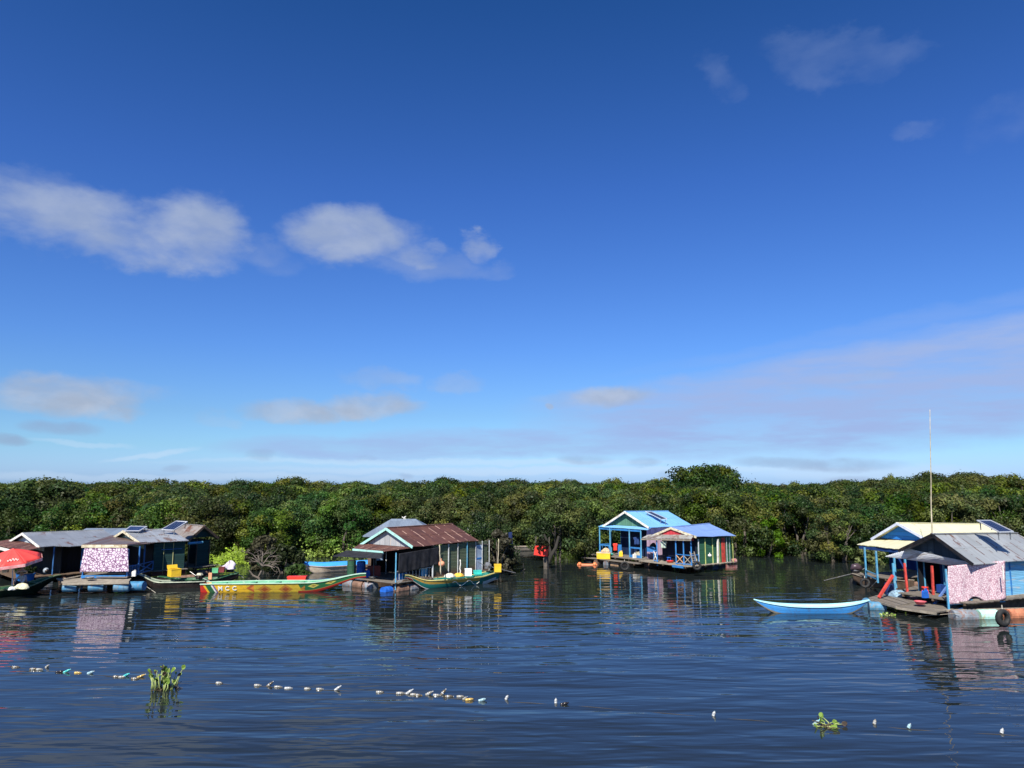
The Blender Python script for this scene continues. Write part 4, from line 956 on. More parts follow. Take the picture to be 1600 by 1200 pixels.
round_float('net_float', 'faded orange float hanging on the corrugated wall', 'float', (ov.x, ov.y, 1.35), .24, mat('faded_orange', (0.72, 0.3, 0.17), .6, var=.2))
def pole(name, label, cat, a, b, r, m, group=None, taper=.7):
    mb = MB(); a, b = Vector(a), Vector(b); n = 7; jit = [Vector((random.gauss(0, r * .3), 0, 0)) for _ in range(n + 1)]; jit[0] = jit[-1] = Vector()
    mb.tube([a.lerp(b, i / n) + jit[i] for i in range(n + 1)], [r * (1 - (1 - taper) * i / n) for i in range(n + 1)], 7); o = mb.build(name, m, None, True)
    o.data.transform(__import__('mathutils').Matrix.Translation(-a)); o.location = a; return tag(o, label, cat, group)
pole('bamboo_pole', 'pale bamboo pole leaning on the corrugated wall', 'pole', atd(689, 898, 46.6), atd(686.5, 851, 46.8), .045, BAMB)
pole('bamboo_pole', 'thin pole standing in the water right of the corrugated wall', 'pole', atd(778, 884, 51.5), atd(779, 842, 51.5), .035, BAMB)
# E hipped roof, F white gable
Ye = 58
simple_house('floating_house', 'grey hipped roof house behind the rusty red roof', (579 - 800) / FPX * Ye, (686 - 800) / FPX * Ye, Ye - 2.0, Ye + 2.4, 2.62, 3.75, T_GREYB, WOODB, DARKIN, hip=1.75)
def antenna():
    p = atd(632, 812.5, 58.2); o = empty('tv_antenna', p, 'small white aerial on top of the grey hipped roof', 'aerial'); mb = MB()
    mb.bar(p - Vector((0, 0, .15)), p + Vector((0, 0, .28)), .04); mb.build('mast', WHITEP, o); mb = MB()
    mb.bar(p + Vector((-.3, 0, .05)), p + Vector((.35, 0, -.2)), .05); mb.bar(p + Vector((.1, 0, .3)), p + Vector((-.2, 0, -.1)), .05); mb.bar(p + Vector((-.2, 0, .25)), p + Vector((.2, 0, .0)), .05); mb.build('arms', WHITEP, o)
antenna()
Ff = House('floating_house', 'small whitewashed gable half hidden by leaves behind the rusty roof', (757, 833), (714, 833), (775, 829), (736, 817), (760, 816), 2.6, 75, W=2.4, L=2.6, Dist=60)
Ff.roof(T_PALE, barge=(DARKIN, DARKIN), gable=mat('whitewash', (0.62, 0.62, 0.62), .8, dirt=(0.3, 0.3, 0.3)), ginset=.1)
Ff.bx('wall', .2, Ff.W - .2, .3, 2.4, .5, Ff.zR0 - .1, mat('brown_wall', (0.14, 0.08, 0.06), .8)); Ff.bx('fascia_board', .1, Ff.W + .1, -.1, -.05, Ff.zR0 - .28, Ff.zR0 - .12, WHITEP); Ff.deck(-.1, Ff.W + .1, -.2, 2.6, .5)
# ================================================================== house I, blue
I = House('floating_house', 'blue floating house with sky blue roof, green gable and open porch', (1012.7, 824), (943.5, 822), (1079.6, 820), (977.4, 800), (1044.8, 799.2), 3.05, 38)
GRN2 = planks('mid_green_gable_sheets', (0.10, 0.23, 0.15), .22, True, .35, wear=(0.2, 0.25, 0.18), wa=.2)
I.roof(T_BLUE, barge=(WHITEP, WHITEP), gable=GRN2, ginset=.3)
iL = I.uv(927, 825.5, 2.8); iR = I.uv(1008, 827, 2.8); iv = (iL[1] + iR[1]) / 2
I.awning(((-.35, .25, 3.0), (I.W + .1, .25, 3.02)), ((-.5, iv, 2.86), (I.W + .1, iv, 2.86)), T_BLUE)
zf = .62
I.deck(-.8, I.W + .2, iv - .8, I.L, zf, along='u')
PINKW = planks('faded_pink_boards', (0.60, 0.42, 0.56), .22, True, .4, wear=(0.62, 0.6, 0.62), wa=.3)
for px in (937, 953.2, 983.5, 1001.5):
    uu = I.bis(lambda u_: px - proj(I.P(u_, iv + .05, 1.6))[0], -1, 6); I.post(uu, iv + .05, zf, 2.84, LBLUEP, .09)
us = [I.bis(lambda u_: px - proj(I.P(u_, iv + .05, 1.6))[0], -1, 6) for px in (937, 953.2, 983.5, 1001.5)]
def frame_panel(h, u0, u1, v, z0, z1, m, name='railing_panel', hole=True):
    mb = MB(); h.box(mb, u0, u1, v, v + .04, z1 - .12, z1); h.box(mb, u0, u1, v, v + .04, z0, z0 + .2)
    if hole:
        h.box(mb, u0, u0 + .12, v + .002, v + .038, z0, z1); h.box(mb, u1 - .12, u1, v + .002, v + .038, z0, z1)
    else: h.box(mb, u0, u1, v + .004, v + .036, z0 + .1, z1 - .1)
    h.part(name, mb, m)
frame_panel(I, us[0], us[1], iv + .02, zf, zf + .82, BLUEP); frame_panel(I, us[2], us[3], iv + .02, zf, zf + .82, BLUEP)
frame_panel(I, us[1] + .35, us[1] + .75, iv + .6, zf, zf + .85, BLUEP, hole=False)
I.post(us[0] + .1, 1.2, zf, 2.8, LBLUEP, .07); I.rail((us[0], iv), (us[0] + .1, 1.2), zf, .8, BLUEP, 4)
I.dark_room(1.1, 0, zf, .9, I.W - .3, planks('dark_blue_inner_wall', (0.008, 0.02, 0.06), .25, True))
I.bx('wall', I.W - .32, I.W - .27, iv + .3, I.L - .1, zf, 2.95, PINKW); I.bx('back_wall', .85, .9, 1.1, I.L - .1, zf, 2.9, BLUEP)
I.bx('front_lintel', us[0], us[3], iv + .04, iv + .09, 2.66, 2.8, BLUEP)
I.deck(-1.1, I.W + .3, iv - 1.5, iv - .78, .40, along='u', name='landing_deck')
for u, v, m_, an in ((-.5, -1.2, BLKR, 'u'), (.6, -1.2, BAR_BRN, 'v'), (1.7, -1.2, BAR_GRY, 'v'), (2.5, -1.2, BAR_TAN, 'u'), (3.6, -1.1, BAR_TAN, 'u')): I.barrel(u, iv + v + .2, m_, an, r=.27, z=.08)
for k in range(4): I.barrel(I.W - .1, .3 + k * 1.1, BAR_BRN, 'v')
solar('slim dark solar panel lying down the slope of the sky blue roof', [(1008, 799.0), (1018, 799.6), (1043, 811), (1034, 811.8)], [61.6, 61.6, 60.4, 60.4])
box_thing('cool_box', 'yellow cool box on the front deck corner of the blue house', 'cool box', at(943.5, 873, .42), 1.12, .6, .42, YELP, -.25, 'closed', lidm=mat('pale_lid', (0.7, 0.55, 0.4), .5, var=.2))
blob_thing('cloth_heap', 'tan and white bundle on top of the yellow cool box', 'bundle', tuple(at(946, 873, .42) + Vector((.05, .02, .56))), .34, .2, .28, mat('tan_cloth', (0.5, 0.36, 0.22), .9, var=.4, vs=8), 3)
q = I.P(us[1] + .3, iv + .35, zf)
def hanging_shirt(label, c, w_, h_, m):
    """short garment on a line"""
    mb = MB(); P = []
    for i in range(9):
        f = i / 8; row = []
        for j in range(9):
            g = j / 8 - .5; ww = w_ * (1.25 if f < .3 else .85 + .15 * f); row.append((c[0] + g * ww, c[1] + .03 * math.sin(g * 14 + f * 2), c[2] + h_ * (1 - f) - .05 * abs(g) * (1 - f)))
        P.append(row)
    mb.grid(P); o = mb.build('hanging_cloth', m, None, True); o.data.transform(__import__('mathutils').Matrix.Translation(-Vector(c))); o.location = c
    sm = o.modifiers.new('thickness', 'SOLIDIFY'); sm.thickness = .02; return tag(o, label, 'cloth')
hanging_shirt('red garment hanging between the porch posts of the blue house', (q.x, q.y, zf + .35), .32, .6, REDPL)
box_thing('cream_box', 'cream tub inside the right porch panel of the blue house', 'box', I.P((us[2] + us[3]) / 2 + .1, iv + .35, zf + .05), .42, .3, .35, CREAMP, .3)
# J, red gable
J = House('floating_house', 'low house with lilac blue roof, small red gable and green side wall', (1087, 838.5), (1013, 840), (1147, 836.5), (1049, 825), (1110, 819), 2.65, 36)
REDG = planks('red_gable_boards', (0.55, 0.05, 0.06), .3, True, .3)
J.roof(T_LILAC, barge=(CREAMP, CREAMP), gable=REDG, ginset=.04)
jL = J.uv(1012, 842, 2.3); jR = J.uv(1086, 843, 2.3); jv = -.6
J.awning(((.1, -.06, J.fitz(.1, -.06, 835.5)), (J.W - .1, -.06, J.fitz(J.W - .1, -.06, 836.5))), ((-.15, jv, J.fitz(-.15, jv, 841)), (J.W + .1, jv, J.fitz(J.W + .1, jv, 842.5))), T_WEATH)
mb = MB(); mb.bar(J.P(-.15, jv - .05, J.fitz(-.15, jv, 842.5)), J.P(J.W + .1, jv - .05, J.fitz(J.W + .1, jv, 844)), .05, .1); J.part('fascia_board', mb, WOODP)
zf = .6
J.deck(-.2, J.W, jv - .3, J.L, zf, WOODP, along='u')
js = [J.bis(lambda u_: px - proj(J.P(u_, jv + .1, 1.5))[0], -1, 6) for px in (1026.5, 1056, 1068)]
for u in js: J.post(u, jv + .1, zf - .3, 2.3, BLUEP, .08)
jq = lambda px: J.bis(lambda v_: px - proj(J.P(J.W - .2, v_, 1.5))[0], -2, 12)
J.post(J.W - .2, jq(1080), zf, 2.4, BLUEP, .08)
ORW = mat('orange_brown_paint', (0.6, 0.32, 0.16), .7, var=.2)
J.rail((js[1], jv + .1), (js[2], jv + .1), zf, .72, BLUEP, 1, 1, ORW); J.rail((js[0] - .35, jv + .1), (js[0], jv + .1), zf, .85, BLUEP, 1, 1, WHITEP, None)
J.rail((js[2], jv + .1), (J.W - .2, jq(1080)), zf, .72, BLUEP, 1, 1, WOODP); J.rail((J.W - .2, jq(1080)), (J.W - .2, jq(1091)), zf, .72, BLUEP, 2); J.bx('step_board', js[1], js[2] + .3, jv - .35, jv - .28, .42, .58, BLUEP)
GPAN = planks('bottle_green_panels', (0.035, 0.13, 0.075), .13, False, .4, wear=(0.07, 0.17, 0.1), wa=.2)
jp = lambda px: J.bis(lambda v_: px - proj(J.P(J.W - .22, v_, 1.5))[0], -2, 12)
vw = jp(1091)
J.bx('wall', J.W - .32, J.W - .27, vw, J.L - .05, zf, J.zR1 - .1, GPAN); J.dark_room(vw, 0, zf, 1.0, J.W - .3, planks('shade_dark_navy_wall', (0.006, 0.012, 0.03), .25, True)); J.bx('back_wall', .95, 1.0, vw, J.L - .1, zf, 2.4, DARKIN)  # inner wall navy taken near black to stand for porch shade
J.bx('end_wall', .3, J.W - .3, J.L - .1, J.L - .05, zf, 2.4, GPAN)
jp = lambda px: J.bis(lambda v_: px - proj(J.P(J.W - .22, v_, 1.5))[0], -1, 12)
J.bx('red_panel', J.W - .262, J.W - .235, jp(1128), jp(1133.5), zf, J.zR1 - .15, REDP, 'bright red panel in the green side wall')
YGR = mat('yellow_green_post', (0.36, 0.42, 0.14), .6, var=.2)
for px, mm, ww in ((1091.5, GREYW, .08), (1102, YGR, .06), (1113.5, YGR, .06), (1124, YGR, .05), (1135.5, GREYW, .04), (1140, GREYW, .03), (1145, YGR, .05)): J.post(J.W - .22, jp(px), zf - .2, J.zR1 - .12, mm, ww)
J.post(J.W - .12, jp(1119.5), .5, J.zR1 - .2, WHITEP, .11, 'post', .05, .0)
for k, (px, mm) in enumerate(((1066, BAR_BRN), (1077, BAR_BRN), (1090, BAR_GRY), (1103, BAR_BRN), (1113, BAR_GRY), (1122, BAR_BRN))): q = J.uv(px, 885 - k * .8, .1); J.barrel(q[0], q[1] + .2, mm, 'u' if k < 2 else 'v', r=.26, z=.1)
for px in (1131, 1142): q = J.uv(px, 877, .2); J.barrel(q[0], q[1], BAR_RED, 'v', r=.2, l=1.1, z=.2)
for px in (1036, 1046): q = J.uv(px, 882, .1); J.barrel(q[0], q[1] + .4, BLKR, 'v', r=.27, z=.12)
q = J.P(-.05, jv + .3, 0)
box_thing('cool_box', 'blue box on the left porch corner of the red gabled house', 'cool box', atd(1019, 862, q.y), .7, .45, .28, BLUEP, -.6, 'closed'); 
blob_thing('bag', 'black bag hanging in the corner between the two blue houses', 'bag', atd(1021, 857, q.y + .1), .28, .2, .4, BLKR, 7)
def ladder(a, b, w_, label):
    a, b = Vector(a), Vector(b); o = empty('ladder', a, label, 'ladder'); s_ = Vector((w_ / 2, 0, 0)); mb = MB(); mb.bar(a - s_, b - s_, .05); mb.bar(a + s_, b + s_, .05); mb.build('side_rails', WOODP, o); mb = MB()
    for i in range(1, 6): q_ = a.lerp(b, i / 6); mb.bar(q_ - s_, q_ + s_, .035)
    mb.build('rungs', WOODP, o)
ladder(atd(1087, 882, 53.0), atd(1081, 862, 53.4), .3, 'small pale ladder leaning on the porch corner of the red gabled house')
round_float('net_float', 'white float resting against the green side wall', 'float', tuple(atd(1109, 868, 54.2)), .14, WHITEP)
# ================================================================== house Lc (cream roof) and M (grey roof)
NAVY0 = mat('navy_trim', (0.012, 0.04, 0.14), .6, var=.2)
Lc = House('floating_house', 'cream roofed house with bright blue gable behind the grey tin roof', (1448, 843.5), (1363, 842), (1600, 845), (1405, 818), (1600, 820), 2.95, 21, L=9.5)
BLG = planks('bright_blue_gable_boards', (0.02, 0.17, 0.55), .3, False, .4)
Lc.roof(T_CREAM, barge=(mat('pale_lilac_trim', (0.5, 0.53, 0.65), .6), mat('pale_lilac_trim', (0.5, 0.53, 0.65), .6)), gable=BLG, ginset=.45)
zf = .75
lA = Lc.uv(1339, 851.5, 2.55); lB = Lc.uv(1421, 860, 2.55); lv = lA[1]
Lc.awning(((-.2, .3, Lc.zL0 - .1), (Lc.W + .1, .3, Lc.zR0 - .12)), ((lA[0], lA[1], 2.56), (lB[0], lB[1], 2.56)), T_CREAM, 14)
mb = MB(); mb.bar(Lc.P(lA[0] + .1, lA[1] + .08, 2.42), Lc.P(lB[0], lB[1] + .08, 2.42), .05, .2); Lc.part('fascia_board', mb, NAVY0)
Lc.deck(lA[0] - .1, Lc.W + .1, min(lA[1], lB[1]) - .1, Lc.L, zf, along='u')
for px, py in ((1353.5, 900), (1371.5, 908), (1400, 916), (1417, 918), (1437, 922)):
    q = Lc.uv(px, py, zf); Lc.post(q[0], q[1], zf - .1, 2.5, LBLUEP, .09)
q0 = Lc.uv(1353.5, 900, zf); q1 = Lc.uv(1371.5, 908, zf); Lc.rail(q0, q1, zf, .35, LBLUEP, 1)
NAVY = planks('navy_blue_wall', (0.012, 0.05, 0.22), .3, True, .4)
Lc.bx('wall', .3, Lc.W - .3, 1.6, 1.65, zf, 2.8, NAVY, None); Lc.bx('wall', .9, .95, .4, 1.6, zf, 2.8, NAVY); Lc.bx('back_wall', .3, .35, 1.6, Lc.L, zf, 2.7, NAVY); Lc.bx('wall', Lc.W - .3, Lc.W - .25, 1.6, Lc.L, zf, 2.7, BLG)
for k in range(3): Lc.barrel(1.3 + k * .95, lv + .5 + k * .1, (BLKR, BAR_BRN)[k % 2], 'v', r=.3, z=.15)
for k in range(5): Lc.barrel(Lc.W - .2, lv + .6 + k * 1.3, BAR_BRN, 'v', r=.3, z=.15)
M = House('floating_house', 'grey tin roofed house with pink print curtain and light blue boards at the right edge', (1518, 881), (1424, 860), (1625, 871), (1460, 835.5), (1600, 834), 2.55, 25, W=3.9, L=7)
M.roof(T_FRONT, T_FRONT, barge=(METD, METD), gable=planks('dark_slate_gable', (0.05, 0.065, 0.08), .4, True), ginset=.5)
zf = .78
m1, m2 = M.uv(1384, 869, 2.45), M.uv(1478, 882, 2.3)
M.awning(((.2, .45, M.zL0 + .05), (M.W + .05, .3, M.zR0 - .04)), ((m1[0], m1[1], 2.42), (m2[0], m2[1], 2.28)), T_WEATH if False else tin('light_porch_tin', (0.74, 0.75, 0.76), rust=(0.4, 0.36, 0.32), ra=.2, tone=.15, rough=.6, metal=0.05), 10)
BLB = planks('light_blue_boards', (0.20, 0.50, 0.74), .085, False, .45, wear=(0.46, 0.50, 0.5), wa=.32, var=.12)
M.bx('wall', M.W - .35, M.W - .3, .9, M.L, zf, 2.5, BLB)
M.bx('under_deck_shade_board', M.W - .5, M.W - .45, -.2, M.L, .05, .68, WOODB); M.bx('wall_base', M.W - .29, M.W - .2, .3, M.L, zf - .12, zf + .02, WOODP)  # dark board added to fill the shaded gap beneath the deck
for v_ in (.95, 2.0, 3.4): M.bx('wall_post', M.W - .295, M.W - .265, v_, v_ + .09, zf, 2.5, BLUEP)
M.dark_room(2.6, 0, zf, m=NAVY)
for u_ in (.35, 1.5, 2.4): M.post(u_, 1.3, zf, 2.5, LBLUEP, .08)
M.bx('bench', 1.2, 2.6, 1.0, 1.4, zf, zf + .4, NAVY); M.bx('back_wall', .3, .35, .9, M.L, zf, 2.4, DARKIN)
c0 = M.uv(1481, 944, .62); pc0 = M.P(c0[0], c0[1], 0); pc1 = atd(1572, 938, pc0.y + 1.0)
cloth_sheet('curtain', 'pink floral print curtain hanging on the right house beside the light blue boards', 'curtain', [atd(1481, 884.5, pc0.y), atd(1570, 876, pc0.y + .85), atd(1573, 937.5, pc0.y + .85), atd(1481, 945, pc0.y)], CLOTH_B, 3, .05, scal=.28)
M.post(c0[0], c0[1] + .04, .35, 2.3, LBLUEP, .08); M.post(*M.uv(1571, 938, .78), 1.75, 2.45, WHITEP, .05)
mb = MB(); mb.bar(pc0 + Vector((.05, .1, .66)), Vector((pc1.x, pc1.y + .1, .66)), .05, .22); M.part('skirting_board', mb, LBLUEP)
# plank deck, triangular front landing
def slab(h, pix, z, m, name, th=.06, parts=9):
    pts = [at(px, py, z) for px, py in pix]; mb = MB()
    a, b, c, d = pts
    for i in range(parts):
        f0, f1 = i / parts, (i + .93) / parts; dz = Vector((0, 0, random.uniform(-.02, .02)))
        q = [a.lerp(d, f0), b.lerp(c, f0), b.lerp(c, f1), a.lerp(d, f1)]; mb.hexa([p - Vector((0, 0, th)) + dz for p in q], [p + dz for p in q], 0, (i * .3, i * .7))
    h.part(name, mb, m)
slab(M, [(1357, 933), (1400, 946), (1480, 931), (1432, 915)], .42, WOODG, 'landing_deck'); slab(M, [(1400, 947), (1462, 957), (1540, 940), (1478, 932)], .36, WOODG, 'landing_deck')
M.deck(.2, M.W + .1, -.6, M.L, zf - .06, along='u')
for a, b in (((1359, 937), (1401, 949)), ((1401, 950), (1463, 959)), ((1460, 954.5), (1640, 950))):
    mb = MB(); mb.bar(at(a[0], a[1], .33), at(b[0], b[1], .33), .1, .1); M.part('deck_beam', mb, WOODP)
for (pa, pb, mm, r_) in (((1488, 963), (1523, 962.5), BAR_GRY, .30), ((1528, 962), (1556, 961.5), BAR_MINT, .29), ((1574, 961), (1606, 960), BAR_RST, .29), ((1608, 960), (1640, 959), BAR_GRY, .29)):
    a, b = at(pa[0], pa[1], .12), at(pb[0], pb[1], .12); o = barrel_mesh((a + b) / 2, b - a, r_, (b - a).length).build('float_barrel', mm, M.root)
bw_ = at(1505, 962, .12)
text('ВА', bw_ + Vector((0, -.31, .07)), (1, .02, 0), (0, 0, 1), .2, BLUEP, M.root, 'painted_marks') if False else None
q = at(1378, 951, .1); barrel_mesh(q + Vector((0, .5, 0)), (1, -.25, 0), .27, .8).build('float_barrel', BAR_BLUE, M.root)
q = at(1362, 946, .1); barrel_mesh(q + Vector((0, .5, 0)), (.4, 1, 0), .27, .8).build('float_barrel', BAR_BLUE, M.root)
def post_px(h, a, b, Ya_, Yb_, w_, m): mb = MB(); mb.bar(atd(a[0], a[1], Ya_), atd(b[0], b[1], Yb_), w_); h.part('post', mb, m)
Yd = at(1418, 931, .45).y
post_px(M, (1373, 934), (1395, 899), at(1373, 934, .45).y, at(1373, 934, .45).y + .3, .12, REDP)
post_px(M, (1399, 929), (1395, 880), Yd + .3, Yd + .3, .09, LBLUEP); post_px(M, (1418.5, 932), (1413, 880), Yd, Yd, .10, REDP)
post_px(M, (1459, 941), (1456, 884), Yd - 1.5, Yd - 1.5, .10, REDP); post_px(M, (1452, 955), (1480, 916), Yd - 2.2, Yd - 1.9, .09, mat('slate_blue_paint', (0.10, 0.18, 0.42), .6, var=.2))
solar('white framed solar panel propped above the grey tin roof at right', [(1526, 812.8), (1561, 831.5), (1584, 831), (1547, 812.8)], [39.6, 38.3, 38.3, 39.6])
pole('bamboo_mast', 'tall thin bamboo aerial mast rising above the cream roof', 'mast', atd(1457, 905, 42.5), atd(1453, 640, 42.5), .045, BAMB, taper=.35)
def tyre(px, py, Y, Rr, r, label, face=(0, -1, 0)):
    c = atd(px, py, Y); o = empty('tyre', c, label, 'tyre', 'old tyres used as fenders'); f = Vector(face).normalized(); x = f.cross(Vector((0, 0, 1))).normalized(); z = x.cross(f); P = []
    for i in range(28):
        a = 2 * math.pi * i / 28; d = x * math.cos(a) + z * math.sin(a); row = []
        for j in range(10):
            b = 2 * math.pi * j / 10; k = r * (1.0 + .05 * (i % 2)); row.append(c + d * (Rr + k * math.cos(b)) + f * k * 1.15 * math.sin(b))
        P.append(row)
    P.append(P[0]); mb = MB(); mb.grid(P, 0, None, True); mb.build('rubber_ring', BLKR, o, True)
    mb = MB(); mb.tube([c + z * (Rr - r), c + z * (Rr + r * 2.6) - f * .0], .022, 5); mb.build('tie_rope', ROPE, o)
tyre(1567, 965.5, 34.3, .28, .11, 'big black tyre hanging off the deck between the mint and rusty drums', (.3, -1, 0))
tyre(1351.5, 911, 41.5, .20, .07, 'pale ringed tyre hanging on the small wooden boat at right', (-.2, -1, 0))
tyre(976, 884.5, 55.3, .26, .08, 'tyre fender under the front deck of the blue house', (.1, -1, 0))
tyre(1089, 884, 53.0, .24, .09, 'tyre fender at the corner of the red gabled house deck', (.1, -1, 0))
blob_thing('net_heap', 'blue-grey fishing net heap on the plank deck by the light blue post', 'fishing net', tuple(at(1404, 931, .46)), .55, .4, .28, mat('net_blue', (0.2, 0.3, 0.38), .95, var=.4, vs=9), 5, .3)
drum(1391, 929, .45, mat('navy_drum', (0.015, 0.03, 0.1), .5), 'dark navy drum on the plank deck behind the red leaning post', .26, .6)
# ------------------------------------------------------------------ boats
from mathutils import Matrix
def boat(name, label, A_, B_, beam, zs, zk, bw, mh, mi, mg, group='moored wooden boats', N=30, seats=(), seatm=None, flat=.35, cat='boat'):
    """A_,B_: stern / bow in plan; zs, zk, bw: sheer height, keel height, beam factor along t"""
    A_ = Vector((A_[0], A_[1], 0)); B_ = Vector((B_[0], B_[1], 0)); D_ = B_ - A_; L = D_.length; d = D_.normalized(); n = Vector((d.y, -d.x, 0))
    if n.y > 0: n = -n     # n points to the camera side
    o = empty(name, (A_ + B_) / 2, label, cat, group)
    def sect(t, ins=0.0, M_=12):
        c = A_ + D_ * t; zt, zb, b = zs(t), zk(t) + ins * .6, max(beam / 2 * bw(t) - ins, .012); zb = min(zb, zt - .03); r = []
        for j in range(M_ + 1):
            q = -1 + 2 * j / M_; s_ = abs(q); y = (min(s_ / .62, 1) * flat + max(s_ - .62, 0) / .38 * (1 - flat)) if s_ < 1 else 1.0
            y = (s_ ** .75) if s_ < .5 else y * 0 + .595 + (s_ - .5) * .81
            zz = zb + (zt - zb) * (max(0, (s_ - .42) / .58) ** 1.15)
            r.append(c + n * (b * y * (1 if q > 0 else -1)) + Vector((0, 0, zz)))
        return r
    ts = [i / N for i in range(N + 1)]
    H = [sect(t_) for t_ in ts]; uv = [[(t_ * L, max(0.0, (abs(-1 + 2 * j / 12) - .42) / .58)) for j in range(13)] for t_ in ts]
    mb = MB(); mb.grid(H, 0, uv)
    for k in (0, N): mb.poly(H[k] if k else H[k][::-1], [(ts[k] * L, .5)] * 13)
    mb.build('hull', mh, o, True)
    Hi = [sect(t_, .045) for t_ in ts[1:-1]]; mb = MB(); mb.grid([r[::-1] for r in Hi], 0); mb.build('inner_lining', mi, o, True)
    for side in (0, 12):
        mb = MB()
        for i in range(N): mb.bar(H[i][side] + Vector((0, 0, .012)), H[i + 1][side] + Vector((0, 0, .012)), .075, .045)
        mb.build('gunwale', mg, o)
    for t_ in seats:
        s_ = sect(t_); mb = MB(); z = Vector((0, 0, zs(t_) * .0 - .07)); w_ = d * .12; a, b = s_[0] * .96 + s_[12] * .04 + z, s_[12] * .96 + s_[0] * .04 + z
        mb.hexa([a - w_, a + w_, b + w_, b - w_], [p + Vector((0, 0, .035)) for p in (a - w_, a + w_, b + w_, b - w_)]); mb.build('thwart', seatm or mi, o)
    o['_'] = 0; del o['_']
    return o, (A_, D_, n, d, L, sect)
def sm(a, b, x): x = min(max((x - a) / (b - a), 0), 1); return x * x * (3 - 2 * x)
def engine(bt, c, d, side=Vector((0, 0, 0)), shaft=2.2, drop=.5, mm=None, tank=None):
    """long-tail motor: block, flywheel housing, tank, tiller and shaft"""
    c = Vector(c); d = Vector(d).normalized(); s_ = Vector((d.y, -d.x, 0)); up = Vector((0, 0, 1)); o = ORG[bt.name]
    mb = MB(); a = c - d * .2; b = c + d * .22
    mb.hexa([a - s_ * .15, b - s_ * .15, b + s_ * .15, a + s_ * .15], [q + up * .3 for q in (a - s_ * .13, b - s_ * .13, b + s_ * .13, a + s_ * .13)])
    mb.tube([c + up * .15 - s_ * .16, c + up * .15 - s_ * .27], .14, 12); mb.tube([c + up * .2 + d * .05 + s_ * .15, c + up * .24 + d * .1 + s_ * .3], .07, 8)
    e = mb.build('engine', mm or METD, bt)
    mb = MB(); mb.hexa([c + up * .3 - d * .18 - s_ * .12, c + up * .3 + d * .16 - s_ * .12, c + up * .3 + d * .16 + s_ * .12, c + up * .3 - d * .18 + s_ * .12], [c + up * .42 - d * .13 - s_ * .09, c + up * .42 + d * .1 - s_ * .09, c + up * .42 + d * .1 + s_ * .09, c + up * .42 - d * .13 + s_ * .09]); q = mb.build('fuel_tank', tank or METG, e); 
    mb = MB(); mb.tube([c + d * .2 + up * .12, c + d * shaft + up * (.12 - drop)], .028, 7); mb.build('propeller_shaft', METG, e)
    mb = MB(); mb.tube([c - d * .2 + up * .2, c - d * .75 + up * .5], .018, 6); mb.build('tiller', METG, e)
def colorbands(name, bands, rest, vbands=(), slant=0.0, rough=.35, loz=None):
    """painted hull: bands = [(u0,u1,colour)] slanted by v; vbands = [(v0,v1,u0,u1,colour)]"""
    m, t, b = newmat(name); tc = t.node('ShaderNodeTexCoord'); x, y, _ = t.sep(tc.outputs['UV']); xs = t.math('MULTIPLY_ADD', y, slant, x); c = (*rest, 1)
    def rng_(v, a, b_): return t.math('MULTIPLY', t.math('GREATER_THAN', v, a), t.math('LESS_THAN', v, b_))
    for u0, u1, k in bands: c = t.mix(rng_(xs, u0, u1), c, k)
    if loz:
        for (u0, u1, per, c1, c2, v0, v1_, thr) in loz:
            f = t.math('ABSOLUTE', t.math('SUBTRACT', t.math('FRACT', t.math('DIVIDE', t.math('SUBTRACT', x, u0), per)), .5)); g = t.math('ABSOLUTE', t.math('DIVIDE', t.math('SUBTRACT', y, (v0 + v1_) / 2), (v1_ - v0)))
            s_ = t.math('ADD', t.math('MULTIPLY', f, 1.5), g); inn = t.math('MULTIPLY', rng_(x, u0, u1), rng_(y, v0, v1_))
            c = t.mix(t.math('MULTIPLY', inn, t.math('LESS_THAN', s_, thr)), c, c1); c = t.mix(t.math('MULTIPLY', inn, t.math('LESS_THAN', s_, thr * .5)), c, c2)
    for v0, v1_, u0, u1, k in vbands: c = t.mix(t.math('MULTIPLY', rng_(y, v0, v1_), rng_(x, u0, u1)), c, k)
    ob = tc.outputs['Object']; n_ = t.noise(ob, 5, 5, .7); cm = t.mix(t.mapr(n_, .45, .78, 0, .5), c, (0.12, 0.09, 0.06)); cm = t.mix(t.math('MULTIPLY', t.math('MAXIMUM', rng_(y, .54, .565), rng_(y, .26, .28)), .5), cm, (0.03, 0.025, 0.02)); cm = t.mix(t.mapr(y, .12, .0, 0, .6), cm, (0.06, 0.055, 0.035))
    t.set(b.inputs['Base Color'], cm); b.inputs['Roughness'].default_value = rough; b.inputs['Specular IOR Level'].default_value = .4; return m
YEL = (0.85, 0.50, 0.03); RED = (0.62, 0.03, 0.02); DGR = (0.02, 0.14, 0.05); WHT = (0.82, 0.8, 0.72); TEAL = (0.008, 0.125, 0.11); ORG_ = (0.75, 0.26, 0.05)
